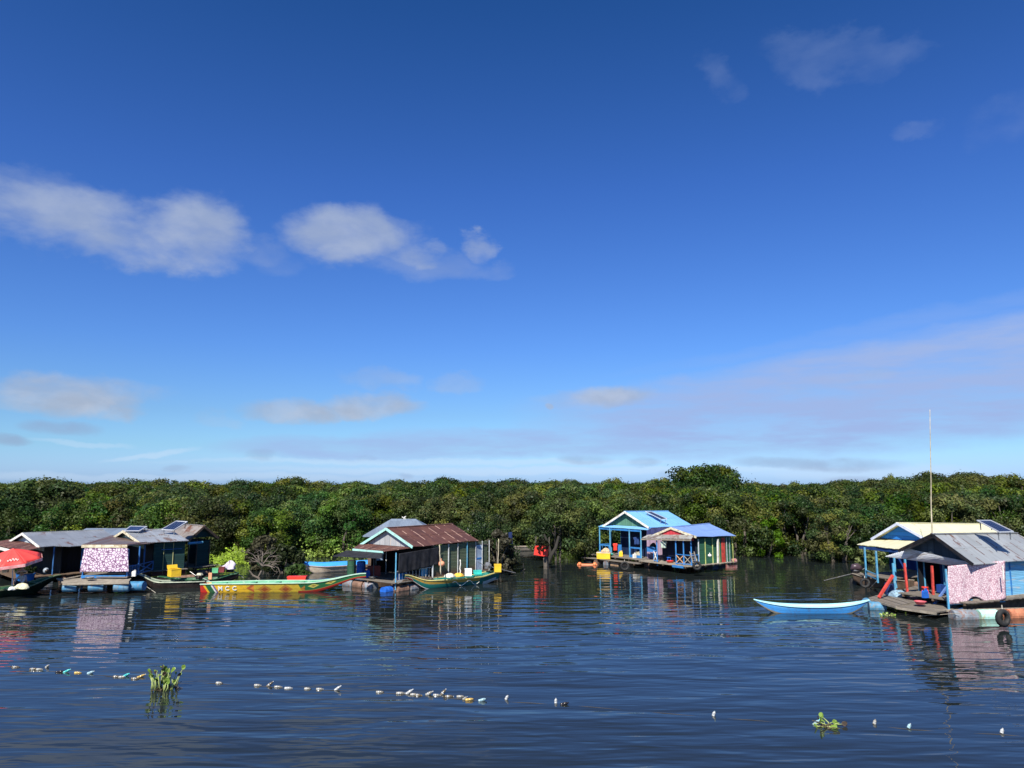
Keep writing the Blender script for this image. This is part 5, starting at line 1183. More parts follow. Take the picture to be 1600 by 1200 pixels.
# MCC boat
mcA = at(317, 924.5); bt_ = atd(572, 896, 46.2)
GRB = mat('green_boat_paint', (0.05, 0.30, 0.15), .4, var=.15, dirt=(0.3, 0.42, 0.3), da=.2); PGR = mat('pale_green_rim', (0.45, 0.66, 0.5), .4, var=.12)
Lm = math.hypot(bt_.x - mcA.x, bt_.y - mcA.y); print('mcc length', Lm)
mh = colorbands('painted_boat_side', [(-1, .55, RED), (.55, .68, YEL), (.68, 1.0, DGR), (1.0, 1.1, WHT), (1.1, 1.2, (0.2, 0.12, 0.3)), (1.2, 3.1, YEL), (3.1, 6.2, (0.62, 0.42, 0.04)), (6.2, 20, DGR)], DGR,
    vbands=[(.93, 1.1, 0, 20, (0.8, 0.66, 0.2)), (0.0, .14, 1.2, 5.4, WHT), (-.1, .02, 0, 5.4, RED), (-.1, .38, 5.8, 20, (0.42, 0.03, 0.02)), (.38, .43, 5.8, 20, (0.3, 0.2, .05))], slant=.42,
    loz=[(2.5, 3.2, 1.4, (0.5, 0.12, 0.03), ORG_, .3, 1.0, .5), (3.2, 6.2, 1.25, (0.46, 0.20, 0.03), (0.32, 0.08, 0.02), .2, .9, .52), (6.2, 8.0, 1.0, (0.55, 0.5, 0.1), (0.3, 0.2, 0.05), .56, .92, .5)])
mcc, mg_ = boat('longtail_boat', 'long yellow, red and green painted boat lettered MCC moored at centre left', mcA, bt_, 1.35, lambda t_: .50 + .05 * math.sin(t_ * 3.14) + .52 * sm(.62, 1, t_) ** 1.4, lambda t_: -.18 + .98 * sm(.6, 1.0, t_) ** 1.25,
    lambda t_: (.80 + .2 * sm(0, .3, t_)) * (1 - .93 * sm(.5, 1, t_)), mh, GRB, PGR, seats=(.12, .3, .45, .6, .72))
A_, D_, n_, d_, L_, sect_ = mg_
for k, (ch, u_) in enumerate((('M', 1.20), ('C', 1.62), ('C', 2.05))):
    s_ = sect_(u_ / L_); j = 12 if (s_[12] - s_[0]).dot(n_) > 0 else 0; a, b = s_[j], s_[j - 2 if j else 2]; c = a.lerp(b, .62); zd = (a - b).normalized(); xd = Vector((1, 0, 0)); xd = (xd - zd * xd.dot(zd)).normalized(); nn = xd.cross(zd)
    nn = nn if nn.dot(n_) > 0 else -nn
    text(ch, c + nn * .03, d_ if d_.x > 0 else -d_, zd, .37, mat('white_letter_paint', (0.88, 0.88, 0.82), .4, var=.03), mcc, 'lettering', .008, .02)
q = atd(464, 906.5, mcA.y + 1.1); 
cu = box_thing('life_vest_stack', 'flat red cushion lying on the rim of the MCC boat', 'cushion', (q.x, q.y + .05, .52), 1.15, .5, .16, REDPL, .05, 'closed')
# H teal boat
hA = at(764, 905); hB = at(636, 921)
hA = at(775, 907, .1); hB = atd(632, 901, 46.3)
mh2 = colorbands('teal_boat_side', [], TEAL, vbands=[(-.1, .12, 0, 20, (0.2, 0.02, 0.015)), (.12, .2, 0, 20, WHT), (.66, .9, 1.6, 6.5, (0.42, 0.26, 0.05)), (.9, 1.1, 0, 20, (0.72, 0.62, 0.2)), (-.1, .45, 6.2, 20, (0.22, 0.02, 0.015)), (.45, .5, 6.2, 20, WHT), (.15, .5, .2, 1.3, (0.42, 0.5, 0.52)), (.5, .66, 1.2, 6.8, (0.012, 0.16, 0.14))])
TL = mat('teal_paint', (0.012, 0.17, 0.14), .45, var=.15, dirt=(0.15, 0.4, 0.34))
hb, hg = boat('longtail_boat', 'teal green boat with yellow trim moored beside the rusty roofed house', hA, hB, 1.2, lambda t_: .50 + .18 * sm(.25, 0, t_) + .42 * sm(.72, 1, t_) ** 1.5, lambda t_: -.12 + .85 * sm(.72, 1, t_) ** 1.3 + .28 * sm(.2, 0, t_), lambda t_: (.72 + .28 * sm(0, .25, t_)) * (1 - .85 * sm(.55, 1, t_)), mh2, TL, mat('yellow_rim', (0.62, 0.55, 0.2), .5), seats=(.2, .45, .62, .8))
s_ = hg[5](.38); j = 12 if (s_[12] - s_[0]).dot(hg[2]) > 0 else 0; mb = MB(); 
pts = []
for i in range(15):
    tt = .24 + .30 * i / 14; s_ = hg[5](tt); a, b = s_[j], s_[j - 3 if j else 3]; nn = hg[2]; pts.append(a.lerp(b, .55 + .28 * math.sin(i * .85)) + nn * .012)
mb.tube(pts, .018, 5); mb.build('wavy_stripe', mat('white_stripe', WHT, .5), hb)
engine(hb, atd(762, 888.5, 50.2), (.9, .2, 0), shaft=1.9, drop=.45, mm=METG)
hd = lambda px, py, Y: tuple(atd(px, py, Y))
box_thing('fish_box', 'orange-yellow box at the stern end of the teal boat', 'box', hd(777.5, 893.5, 49.6), .46, .4, .40, YELP, .1, 'closed')
box_thing('cool_box', 'white polystyrene box in the teal boat', 'cool box', hd(731.5, 899.5, 48.2), .44, .38, .34, mat('polystyrene', (0.85, 0.85, 0.84), .6, var=.04), .15, 'closed')
blob_thing('sack', 'cream sack lying in the teal boat', 'sack', hd(703, 901.5, 47.4), .34, .25, .22, mat('sack_cream', (0.6, 0.56, 0.46), .9, var=.3, vs=7), 11)
blob_thing('sack', 'orange-yellow sack in the teal boat left of the white box', 'sack', hd(717, 900.5, 47.8), .32, .22, .2, mat('sack_orange', (0.72, 0.42, 0.06), .8, var=.3, vs=7), 12)
box_thing('basin', 'turquoise tub in the teal boat right of the white box', 'tub', hd(746, 897, 48.9), .55, .4, .2, mat('turquoise_plastic', (0.04, 0.5, 0.42), .4), .1)
pole('white_pole', 'short white pole standing up in the teal boat', 'pole', atd(719.5, 899, 47.9), atd(719, 874.5, 47.9), .04, WHITEP, taper=.9)
# boats at the left
dkg = mat('dark_green_hull', (0.012, 0.028, 0.014), .5, var=.3, dirt=(0.02, 0.02, 0.015)); blk = mat('tarred_hull', (0.028, 0.022, 0.02), .5, var=.4, dirt=(0.1, 0.07, 0.06), da=.3); gri = mat('green_inside', (0.03, 0.11, 0.05), .5, var=.25, dirt=(0.3, 0.36, 0.25), da=.25)
pr = mat('pale_rim', (0.46, 0.50, 0.38), .6, var=.25)
kA = at(-75, 941); kB = atd(94, 905, 47.0)
kb, kg = boat('market_boat', 'long dark green boat under the red umbrella at far left', kA, kB, 1.5, lambda t_: .42 + .42 * sm(.55, 1, t_), lambda t_: -.2 + .85 * sm(.6, 1, t_) ** 1.3, lambda t_: 1 - .88 * sm(.55, 1, t_), dkg, gri, mat('olive_rim', (0.22, 0.27, 0.14), .6, var=.3), seats=(.3, .5, .75))
b1A = at(322, 916.5); b1B = atd(213, 899.5, 47.3)
b1, g1 = boat('longtail_boat', 'dark tarred boat with upturned rusty prow left of the MCC boat', b1A, b1B, 1.05, lambda t_: .36 + .5 * sm(.6, 1, t_) ** 1.4, lambda t_: -.15 + .85 * sm(.65, 1, t_) ** 1.2, lambda t_: (.8 + .2 * sm(0, .2, t_)) * (1 - .72 * sm(.55, 1, t_)), blk, mat('grey_green_inside', (0.16, 0.2, 0.15), .7, var=.3), pr, seats=(.25, .5, .7, .85))
engine(b1, tuple(atd(312, 906, b1A.y + .4)), (.8, -.2, 0), shaft=1.6, drop=.5, tank=mat('cream_tank', (0.6, 0.56, 0.4), .5))
b2A = atd(372, 897, 49.3); b2A.z = 0; b2B = at(246, 913, 0.1)
b2, g2 = boat('longtail_boat', 'green boat carrying a yellow box and a white cloth heap beside the left houses', b2A, b2B, 1.15, lambda t_: .38 + .30 * sm(.3, 0, t_) + .2 * sm(.7, 1, t_), lambda t_: -.12 + .45 * sm(.25, 0, t_) + .4 * sm(.75, 1, t_), lambda t_: (.6 + .4 * sm(0, .3, t_)) * (1 - .8 * sm(.6, 1, t_)), blk, gri, gri, seats=(.2, .4, .75))
box_thing('fish_box', 'large bright yellow box in the green boat at left', 'box', tuple(atd(272, 900.5, 47.8)), .62, .74, .44, YELP, .75, 'open')
blob_thing('cloth_heap', 'white and lilac cloth heap over a dark engine at the green boat end', 'cloth heap', tuple(atd(359, 888.5, 49.6)), .38, .3, .42, mat('white_lilac_cloth', (0.55, 0.50, 0.57), .9, var=.2, vs=9, dirt=(0.35, 0.27, 0.4)), 21, .6)
engine(b2, tuple(atd(359, 894, 49.8)), (1, .1, 0), shaft=.9, drop=.5)
box_thing('crate', 'small light green crate in the green boat', 'crate', tuple(atd(336.5, 895, 49.0)), .38, .3, .26, mat('light_green_plastic', (0.12, 0.42, 0.2), .5), .2)
box_thing('crate', 'dark maroon crate in the green boat beside the light green one', 'crate', tuple(atd(346.5, 894, 49.1)), .36, .3, .3, mat('maroon_plastic', (0.16, 0.03, 0.03), .6, var=.3), .1)
box_thing('fuel_can', 'small orange can behind the stern motor left of the MCC boat', 'can', tuple(atd(328.5, 905, 46.4)), .2, .16, .28, mat('peach_plastic', (0.75, 0.36, 0.18), .5), .1, 'closed')
# blue covered boat
cA = at(470, 896); cB = at(590, 889)
cb, cg = boat('covered_boat', 'cream sided boat with a long bright blue cover moored behind the MCC bow', cA, cB, 1.1, lambda t_: .42 + .12 * sm(.3, 0, t_), lambda t_: -.1 + .4 * sm(.22, 0, t_), lambda t_: 1 - .8 * sm(.35, 0, t_), mat('cream_boat_side', (0.60, 0.50, 0.38), .6, var=.2, dirt=(0.3, 0.18, 0.12), da=.4), mat('blue_inside', (0.04, 0.2, 0.5), .5), mat('tan_rim', (0.5, 0.4, 0.28), .6))
P = []; UVs = []
for i in range(25):
    t_ = .03 + .95 * i / 24; s_ = cg[5](t_); row = []; b_, e_ = s_[0], s_[12]
    for k in range(9): g = k / 8; p = b_.lerp(e_, g); row.append(p + Vector((0, 0, .04 + .26 * math.sin(g * 3.14) ** .7)))
    P.append(row)
mb = MB(); mb.grid(P); mb.build('blue_cover', mat('blue_tarp', (0.05, 0.30, 0.75), .5, var=.1), cb, True)
# blue canoe
nA = atd(1178, 932.5, 38.6); nB = atd(1358, 934, 38.4)
CY = mat('pale_cyan_inside', (0.42, 0.78, 0.80), .45, var=.05, dirt=(0.5, 0.7, 0.7)); mhc = colorbands('canoe_side', [], (0.05, 0.28, 0.66), vbands=[(.78, 1.2, 0, 20, (0.10, 0.36, 0.70)), (-.1, .30, 0, 20, (0.30, 0.27, 0.2))])
boat('canoe', 'slender sky blue canoe floating alone left of the plank deck', nA, nB, .86, lambda t_: .33 + .30 * abs(2 * t_ - 1) ** 2.6, lambda t_: -.12 + .72 * max(0, (abs(2 * t_ - 1) - .55) / .45) ** 1.6, lambda t_: max(1 - abs(2 * t_ - 1) ** 2.6, .03), mhc, CY, CY, N=36, flat=.4)
# small wooden boat with long-tail at the right
rA = at(1338, 914); rB = at(1425, 924)
rb, rg = boat('longtail_boat', 'small brown wooden boat with black long-tail motor beside the cream roofed house', rA, rB, 1.0, lambda t_: .62 + .12 * sm(.2, 0, t_), lambda t_: .0 + .25 * sm(.15, 0, t_), lambda t_: .8, WOODB, WOODB, WOODP, seats=(.15, .4, .7))
ec = atd(1337, 899, rA.y + .2); engine(rb, tuple(ec), (-1, -.12, 0), shaft=2.2, drop=.42)
mb = MB(); mb.tube([ec + Vector((-.3, 0, .38)), ec + Vector((-.12, 0, .52)), ec + Vector((.12, 0, .54)), ec + Vector((.38, 0, .42))], [.06, .2, .24, .17], 12); mb.build('engine_cover', mat('dark_cowl', (0.06, 0.04, 0.05), .3, var=.3), rb, True)
mb = MB(); mb.bar(atd(1347, 897, rA.y), atd(1352, 905, rA.y), .22, .1); mb.bar(atd(1356, 897, rA.y + .3), atd(1360, 907, rA.y + .2), .2, .06); mb.build('stern_boards', mat('straw_wood', (0.42, 0.36, 0.22), .8, var=.3), rb)
# grey log boat under the trees
lA_ = at(798, 861); lB_ = at(862, 859.5)
boat('log_boat', 'grey weathered half sunk boat under the trees left of the red box', lA_, lB_, .9, lambda t_: .4, lambda t_: -.05, lambda t_: 1 - .5 * sm(.2, 0, t_), mat('driftwood', (0.34, 0.30, 0.26), .9, var=.3), WOODB, mat('driftwood', (0.34, 0.30, 0.26), .9))
# ------------------------------------------------------------------ red box in the tree, blue cloth
def red_box():
    Y = 57.5; c = [atd(836, 853.5, Y), atd(857, 854.5, Y), atd(855, 870, Y), atd(834, 867, Y)]; o = empty('spirit_box', c[3], 'square bright red box hanging from the dark trunk over the water', 'box')
    mb = MB(); b = Vector((.08, .55, 0)); F = c; K = [p + b for p in c]; mb.hexa([F[3], F[2], K[2], K[3]], [F[0], F[1], K[1], K[0]]); mb.build('body', mat('bright_red_sheet', (0.78, 0.05, 0.035), .5, var=.12), o)
    mb = MB()
    for p in (F[0], F[1], K[0], K[1]): mb.bar(p, p + Vector((0.05, .2, .7)), .03)
    mb.bar(F[2] + Vector((-.1, .2, 0)), Vector((F[2].x - .05, F[2].y + .3, -.5)), .3); mb.build('support', BARK, o)
red_box()
shrub(847, 57.2, 0.001 + .9, .5, (0.03, 0.035, 0.015), 'dark leafy twig tuft dangling over the top of the red box', 300)
o = [x for x in bpy.data.objects if x.get('label') == 'dark leafy twig tuft dangling over the top of the red box'][0]; [bpy.data.objects.remove(c) for c in list(o.children) if c.name.startswith('trunk')]; o.location.z = atd(845, 858, 57).z - .15; o.name = 'leafy_twig'; o['category'] = 'twig'
def dark_trunk():
    o = empty('leaning_trunk', at(855, 877), 'dark leaning trunk rising from the water beside the red box', 'tree trunk'); mb = MB()
    mb.tube([atd(856, 880, 60.4), atd(861, 868, 60.5), atd(868, 857, 60.7), atd(873, 838, 61.2)], [.2, .17, .14, .1], 8); mb.tube([atd(861, 868, 60.5), atd(857, 850, 60.8), atd(850, 835, 61)], [.14, .1, .08], 8); mb.build('bark', mat('wet_bark', (0.03, 0.027, 0.022), .9), o)
dark_trunk()
c = atd(797, 851, 55.5); cloth_sheet('hanging_cloth', 'blue cloth hanging in the brown tree left of the grey log', 'cloth', [atd(794.5, 832, 55.2), atd(800, 831, 55.2), atd(801, 850, 55.2), atd(794, 849, 55.2)], mat('deep_blue_cloth', (0.012, 0.025, 0.09), .9), 1, .06)
def stake():
    p = at(817.5, 892); o = empty('mooring_stake', p, 'thin dark stake with a crosspiece sticking out of the water', 'stake'); mb = MB(); mb.tube([p + Vector((0, 0, -.4)), p + Vector((.02, 0, .55))], .045, 6); mb.tube([p + Vector((-.2, 0, -.02)), p + Vector((.16, 0, .12))], .06, 6); mb.build('stick', BLKR, o)
stake()
def float_bar(px0, px1, py, label):
    a, b = at(px0, py, .02), at(px1, py + .5, .02); o = empty('orange_float_line', (a + b) / 2, label, 'float'); mb = MB(); mb.tube([a, b], .07, 8); mb.build('bar', ORGP, o)
    for f in (.12, .88): c = a.lerp(b, f); mb = MB(); mb.sphere(c + Vector((0, 0, .04)), .16, 12, 8, .95); mb.build('float_ball', ORGP, o, True)
float_bar(902, 933, 882, 'orange bar float with two balls beside the deck of the blue house')
# ------------------------------------------------------------------ umbrella, person and goods in the far left boat
def umbrella():
    Y = 43.6; tip = atd(21, 857, Y); base = atd(19, 916, Y - .05); o = empty('market_umbrella', base, 'large red market umbrella with white script over the far left boat', 'umbrella')
    mb = MB(); mb.tube([base, tip], .03, 8); mb.build('pole', mat('white_pole_paint', (0.75, 0.72, 0.72), .5), o)
    n = 8; Rr = 1.55; drop = .62; rim = []; ax = (tip - base).normalized(); tilt = Vector((.0, -.15, 0))
    for k in range(n): a = 2 * math.pi * (k + .28) / n; rim.append(tip + Vector((math.cos(a) * Rr, math.sin(a) * Rr, -drop + .28 * math.sin(a) + .0)))
    mb = MB()
    for k in range(n):
        a, b = rim[k], rim[(k + 1) % n]; P = []
        for i in range(7):
            f = i / 6; row = []
            for j in range(7):
                g = j / 6; p = tip.lerp(a.lerp(b, g), f); p.z += .035 * math.sin(f * 3.14) - .05 * f * math.sin(g * 3.14) * 1.0 ; p = p.lerp(Vector((tip.x, tip.y, p.z)), .06 * f * math.sin(g * 3.14)); row.append(p)
            P.append(row)
        mb.grid(P)
    cn = mb.build('canopy', mat('red_umbrella_cloth', (0.78, 0.07, 0.06), .6, var=.06), o, True); s_ = cn.modifiers.new('thickness', 'SOLIDIFY'); s_.thickness = .012
    mb = MB()
    for k in range(n): mb.poly([rim[k], rim[(k + 1) % n], rim[(k + 1) % n] + Vector((0, 0, -.17)), rim[k] + Vector((0, 0, -.17))])
    vl = mb.build('valance', mat('pink_white_valance', (0.78, 0.30, 0.28), .6, var=.2, dirt=(0.8, 0.7, 0.68), da=.5), cn); s_ = vl.modifiers.new('thickness', 'SOLIDIFY'); s_.thickness = .01
    mb = MB()
    for k in range(n): mb.bar(tip + Vector((0, 0, -.03)), rim[k] + Vector((0, 0, -.02)), .025); mb.bar(base.lerp(tip, .78), tip.lerp(rim[k], .55) + Vector((0, 0, -.03)), .02)
    mb.build('ribs', METG, o)
    wm = mat('white_script', (0.85, 0.7, 0.62), .6)
    for k in (5, 6, 4):   # script squiggles on the panels that face the camera
        a, b = rim[k], rim[(k + 1) % n]; nn = (a - tip).cross(b - tip).normalized(); nn = nn if nn.z > 0 else -nn; mb = MB(); pts = []
        for i in range(26):
            f = i / 25; g = .2 + .6 * f; h_ = .70 + .06 * math.sin(f * 22) + .02 * math.sin(f * 9); p = tip.lerp(a.lerp(b, g), h_); p.z += .035 * math.sin(h_ * 3.14) - .05 * h_ * math.sin(g * 3.14); pts.append(p + nn * .03)
        mb.tube(pts, .018, 5); mb.build('white_script', wm, cn)
umbrella()
def skinned(name, pts, edges, radii, parent, m, root=0):
    me = bpy.data.meshes.new(name); org = ORG[parent.name]; me.from_pydata([tuple(Vector(p) - org) for p in pts], edges, []); o = bpy.data.objects.new(name, me); link(o, parent)
    sk = o.modifiers.new('skin', 'SKIN'); me.skin_vertices.new() if not me.skin_vertices else None
    for i, r in enumerate(radii): me.skin_vertices[0].data[i].radius = (r, r) if not isinstance(r, tuple) else r
    me.skin_vertices[0].data[root].use_root = True; sb = o.modifiers.new('sub', 'SUBSURF'); sb.levels = 2; sb.render_levels = 2
    dg = bpy.context.evaluated_depsgraph_get(); m2 = bpy.data.meshes.new_from_object(o.evaluated_get(dg)); o.modifiers.clear(); o.data = m2; m2.materials.clear(); m2.materials.append(m); m2.polygons.foreach_set('use_smooth', [True] * len(m2.polygons)); return o
def person():
    b = atd(37.5, 917, 43.9); b.z = max(b.z, .22); o = empty('person', b, 'person in grey shirt and wide straw hat crouching in the far left boat', 'person')
    f = Vector((-.25, -.97, 0)); s_ = Vector((.97, -.25, 0)); u = Vector((0, 0, 1)); g = lambda x, y, z: b + s_ * x + f * y + u * z
    pts = [g(0, 0, .18), g(0, .06, .42), g(0, .16, .62), g(0, .20, .70), g(0, .25, .80), g(.17, .16, .62), g(.3, .30, .42), g(.26, .5, .25), g(-.17, .16, .62), g(-.3, .30, .42), g(-.16, .5, .3), g(.12, .05, .16), g(.26, .42, .38), g(.22, .3, .04), g(-.12, .05, .16), g(-.26, .42, .38), g(-.22, .3, .04), g(.22, .45, .02), g(-.22, .45, .02), g(0, .27, .92)]
    ed = [(0, 1), (1, 2), (2, 3), (3, 4), (4, 19), (2, 5), (5, 6), (6, 7), (2, 8), (8, 9), (9, 10), (0, 11), (11, 12), (12, 13), (13, 17), (0, 14), (14, 15), (15, 16), (16, 18)]
    rad = [(.16, .13), (.15, .12), (.17, .12), .06, .095, .065, .05, .035, .065, .05, .035, .1, .075, .05, .1, .075, .05, .04, .04, .085]
    body = skinned('body', pts, ed, rad, o, SKIN)
    top = g(0, .27, 1.06); P = []
    for r, z in ((.0, 1.10), (.1, 1.08), (.12, .98), (.2, .95), (.3, .89)): P.append([g(r * math.cos(2 * math.pi * k / 16), .27 + r * math.sin(2 * math.pi * k / 16), z + .02 * math.sin(k)) for k in range(16)])
    mb = MB(); mb.grid(P, 0, None, True); h_ = mb.build('straw_hat', mat('straw', (0.5, 0.44, 0.3), .9, var=.3), o, True); mo = h_.modifiers.new('t', 'SOLIDIFY'); mo.thickness = .012
    pts2 = [g(0, 0, .2), g(0, .06, .42), g(0, .155, .61), g(0, .18, .66), g(.17, .16, .62), g(.3, .30, .42), g(.265, .46, .28), g(-.17, .16, .62), g(-.3, .30, .42), g(-.19, .46, .31)]
    skinned('shirt', pts2, [(0, 1), (1, 2), (2, 3), (2, 4), (4, 5), (5, 6), (2, 7), (7, 8), (8, 9)], [(.19, .16), (.18, .15), (.19, .14), .075, .085, .07, .055, .085, .07, .055], o, mat('grey_shirt', (0.36, 0.4, 0.42), .9, var=.15))
    pts3 = [g(0, 0, .14), g(.12, .05, .15), g(.26, .42, .38), g(.225, .32, .1), g(-.12, .05, .15), g(-.26, .42, .38), g(-.225, .32, .1)]
    skinned('trousers', pts3, [(0, 1), (1, 2), (2, 3), (0, 4), (4, 5), (5, 6)], [(.17, .15), .115, .09, .065, .115, .09, .065], o, mat('dark_trousers', (0.03, 0.035, 0.05), .9))
person()
blob_thing('vegetable_heap', 'pale cream heap of roots in front of the crouching person', 'produce heap', tuple(atd(34.5, 919, 43.0)), .40, .28, .26, mat('pale_roots', (0.66, 0.62, 0.42), .9, var=.4, vs=14, bump=.03), 31, .25)
blob_thing('bag', 'small white plastic bag at the foot of the umbrella pole', 'bag', tuple(atd(18.5, 921, 42.8)), .2, .15, .14, mat('white_plastic', (0.75, 0.78, 0.75), .5, var=.3, vs=12, dirt=(0.1, 0.1, 0.1)), 33, .35)
box_thing('basket', 'cream basket hanging under the red umbrella', 'basket', tuple(atd(8.5, 894.5, 43.6)), .28, .2, .18, mat('cream_wicker', (0.5, 0.42, 0.28), .8, var=.3), .1)
box_thing('box', 'white carton above the cream basket under the red umbrella', 'box', tuple(atd(8, 889, 43.6)), .22, .16, .07, WHITEP, .1, 'closed')
box_thing('box', 'small white box nearest the umbrella pole', 'box', tuple(atd(15, 886.5, 43.6)), .16, .12, .08, WHITEP, .2, 'closed')
shrub(57, 46.2, .75, .55, (0.06, 0.09, 0.03), 'leafy potted plant in the blue tub at far left', 1500, 'potted_plant', (.08, .16))
o = [x for x in bpy.data.objects if x.get('label') == 'leafy potted plant in the blue tub at far left'][0]; o.location.z = 1.05; o['category'] = 'plant'
def tub():
    c = Vector(((59 - 800) / FPX * 46.1, 46.1, .52)); o = empty('blue_tub', c, 'round blue tub holding the leafy plant at far left', 'tub'); mb = MB(); mb.tube([c, c + Vector((0, 0, .5)), c + Vector((0, 0, .52))], [.42, .5, .53], 18); mb.build('tub_body', mat('blue_tub_plastic', (0.02, 0.14, 0.42), .5), o); mb = MB(); mb.tube([c + Vector((0, 0, .521)), c + Vector((0, 0, .53))], [.46, .46], 18); mb.build('soil', mat('soil', (0.04, 0.03, 0.02), .9), o)
tub()
def helmet():
    c = atd(72, 891.5, 46.5); o = empty('motorbike_helmet', c, 'white and grey helmet shape in the dark porch at far left', 'helmet'); mb = MB(); mb.sphere(c, .17, 14, 8, 1.05); mb.build('shell', mat('helmet_white', (0.28, 0.32, 0.36), .3, dirt=(0.15, 0.17, 0.18)), o, True); mb = MB(); mb.sphere(c + Vector((.09, -.06, -.02)), .12, 12, 6); mb.build('visor', METD, o, True)
helmet()
blob_thing('cloth_heap', 'red and white cloth on the landing under the lace curtain', 'cloth heap', tuple(at(171, 905, .42)), .55, .3, .16, mat('red_white_cloth', (0.5, 0.3, 0.3), .9, var=.5, vs=7, dirt=(0.75, 0.72, 0.68), da=.4), 41)
# ------------------------------------------------------------------ bottle float line
def bottle_mats():
    r = {}
    for k, c, a in (('clear', (0.42, 0.40, 0.34), 0), ('tea', (0.22, 0.18, 0.12), 0), ('teal', (0.08, 0.55, 0.52), 0), ('cyan', (0.45, 0.68, 0.75), 0), ('blue', (0.03, 0.16, 0.6), 0), ('dark', (0.03, 0.025, 0.025), 0), ('yellow', (0.62, 0.42, 0.12), 0), ('white', (0.5, 0.51, 0.5), 0)):
        m, t, b = newmat('plastic_' + k); tc = t.node('ShaderNodeTexCoord'); n = t.noise(tc.outputs['Object'], 14, 3); t.set(b.inputs['Base Color'], t.mix(t.mapr(n, .35, .7), c, tuple(x * .45 for x in c)))
        b.inputs['Roughness'].default_value = .18; b.inputs['Transmission Weight'].default_value = .25 if k in ('clear', 'tea', 'cyan') else 0; r[k] = m
    return r
BM = bottle_mats()
def bottle(px, py, col, cap, label, yaw=0.0, pitch=0.0, L=.27, r=.042):
    if pitch > .7: L = .15; r = .045
    c = at(px, py, .0) + Vector((0, 0, .012 + abs(math.sin(pitch)) * L * .3)); d = Vector((math.cos(yaw) * math.cos(pitch), math.sin(yaw) * math.cos(pitch), math.sin(pitch)))
    o = empty('plastic_bottle', c, label, 'bottle', 'plastic bottles used as floats on the line')
    pts = []; rad = []
    for f, k in ((-.5, .75), (-.47, 1), (-.3, 1), (-.28, .93), (-.1, .93), (-.08, 1), (.12, 1), (.28, .72), (.38, .34), (.42, .34)): pts.append(c + d * L * f); rad.append(r * k)
    mb = MB(); mb.tube(pts, rad, 12); mb.build('bottle_body', BM[col], o, True); mb = MB(); mb.tube([c + d * L * .42, c + d * L * .5], [r * .4, r * .4], 8); mb.build('cap', BM[cap], o)
    mb = MB(); mb.tube([c - d * L * .27, c - d * L * .11], [r * .965, r * .965], 12, cap=False); mb.build('label_band', BM['white' if col in ('clear', 'tea') else col], o)
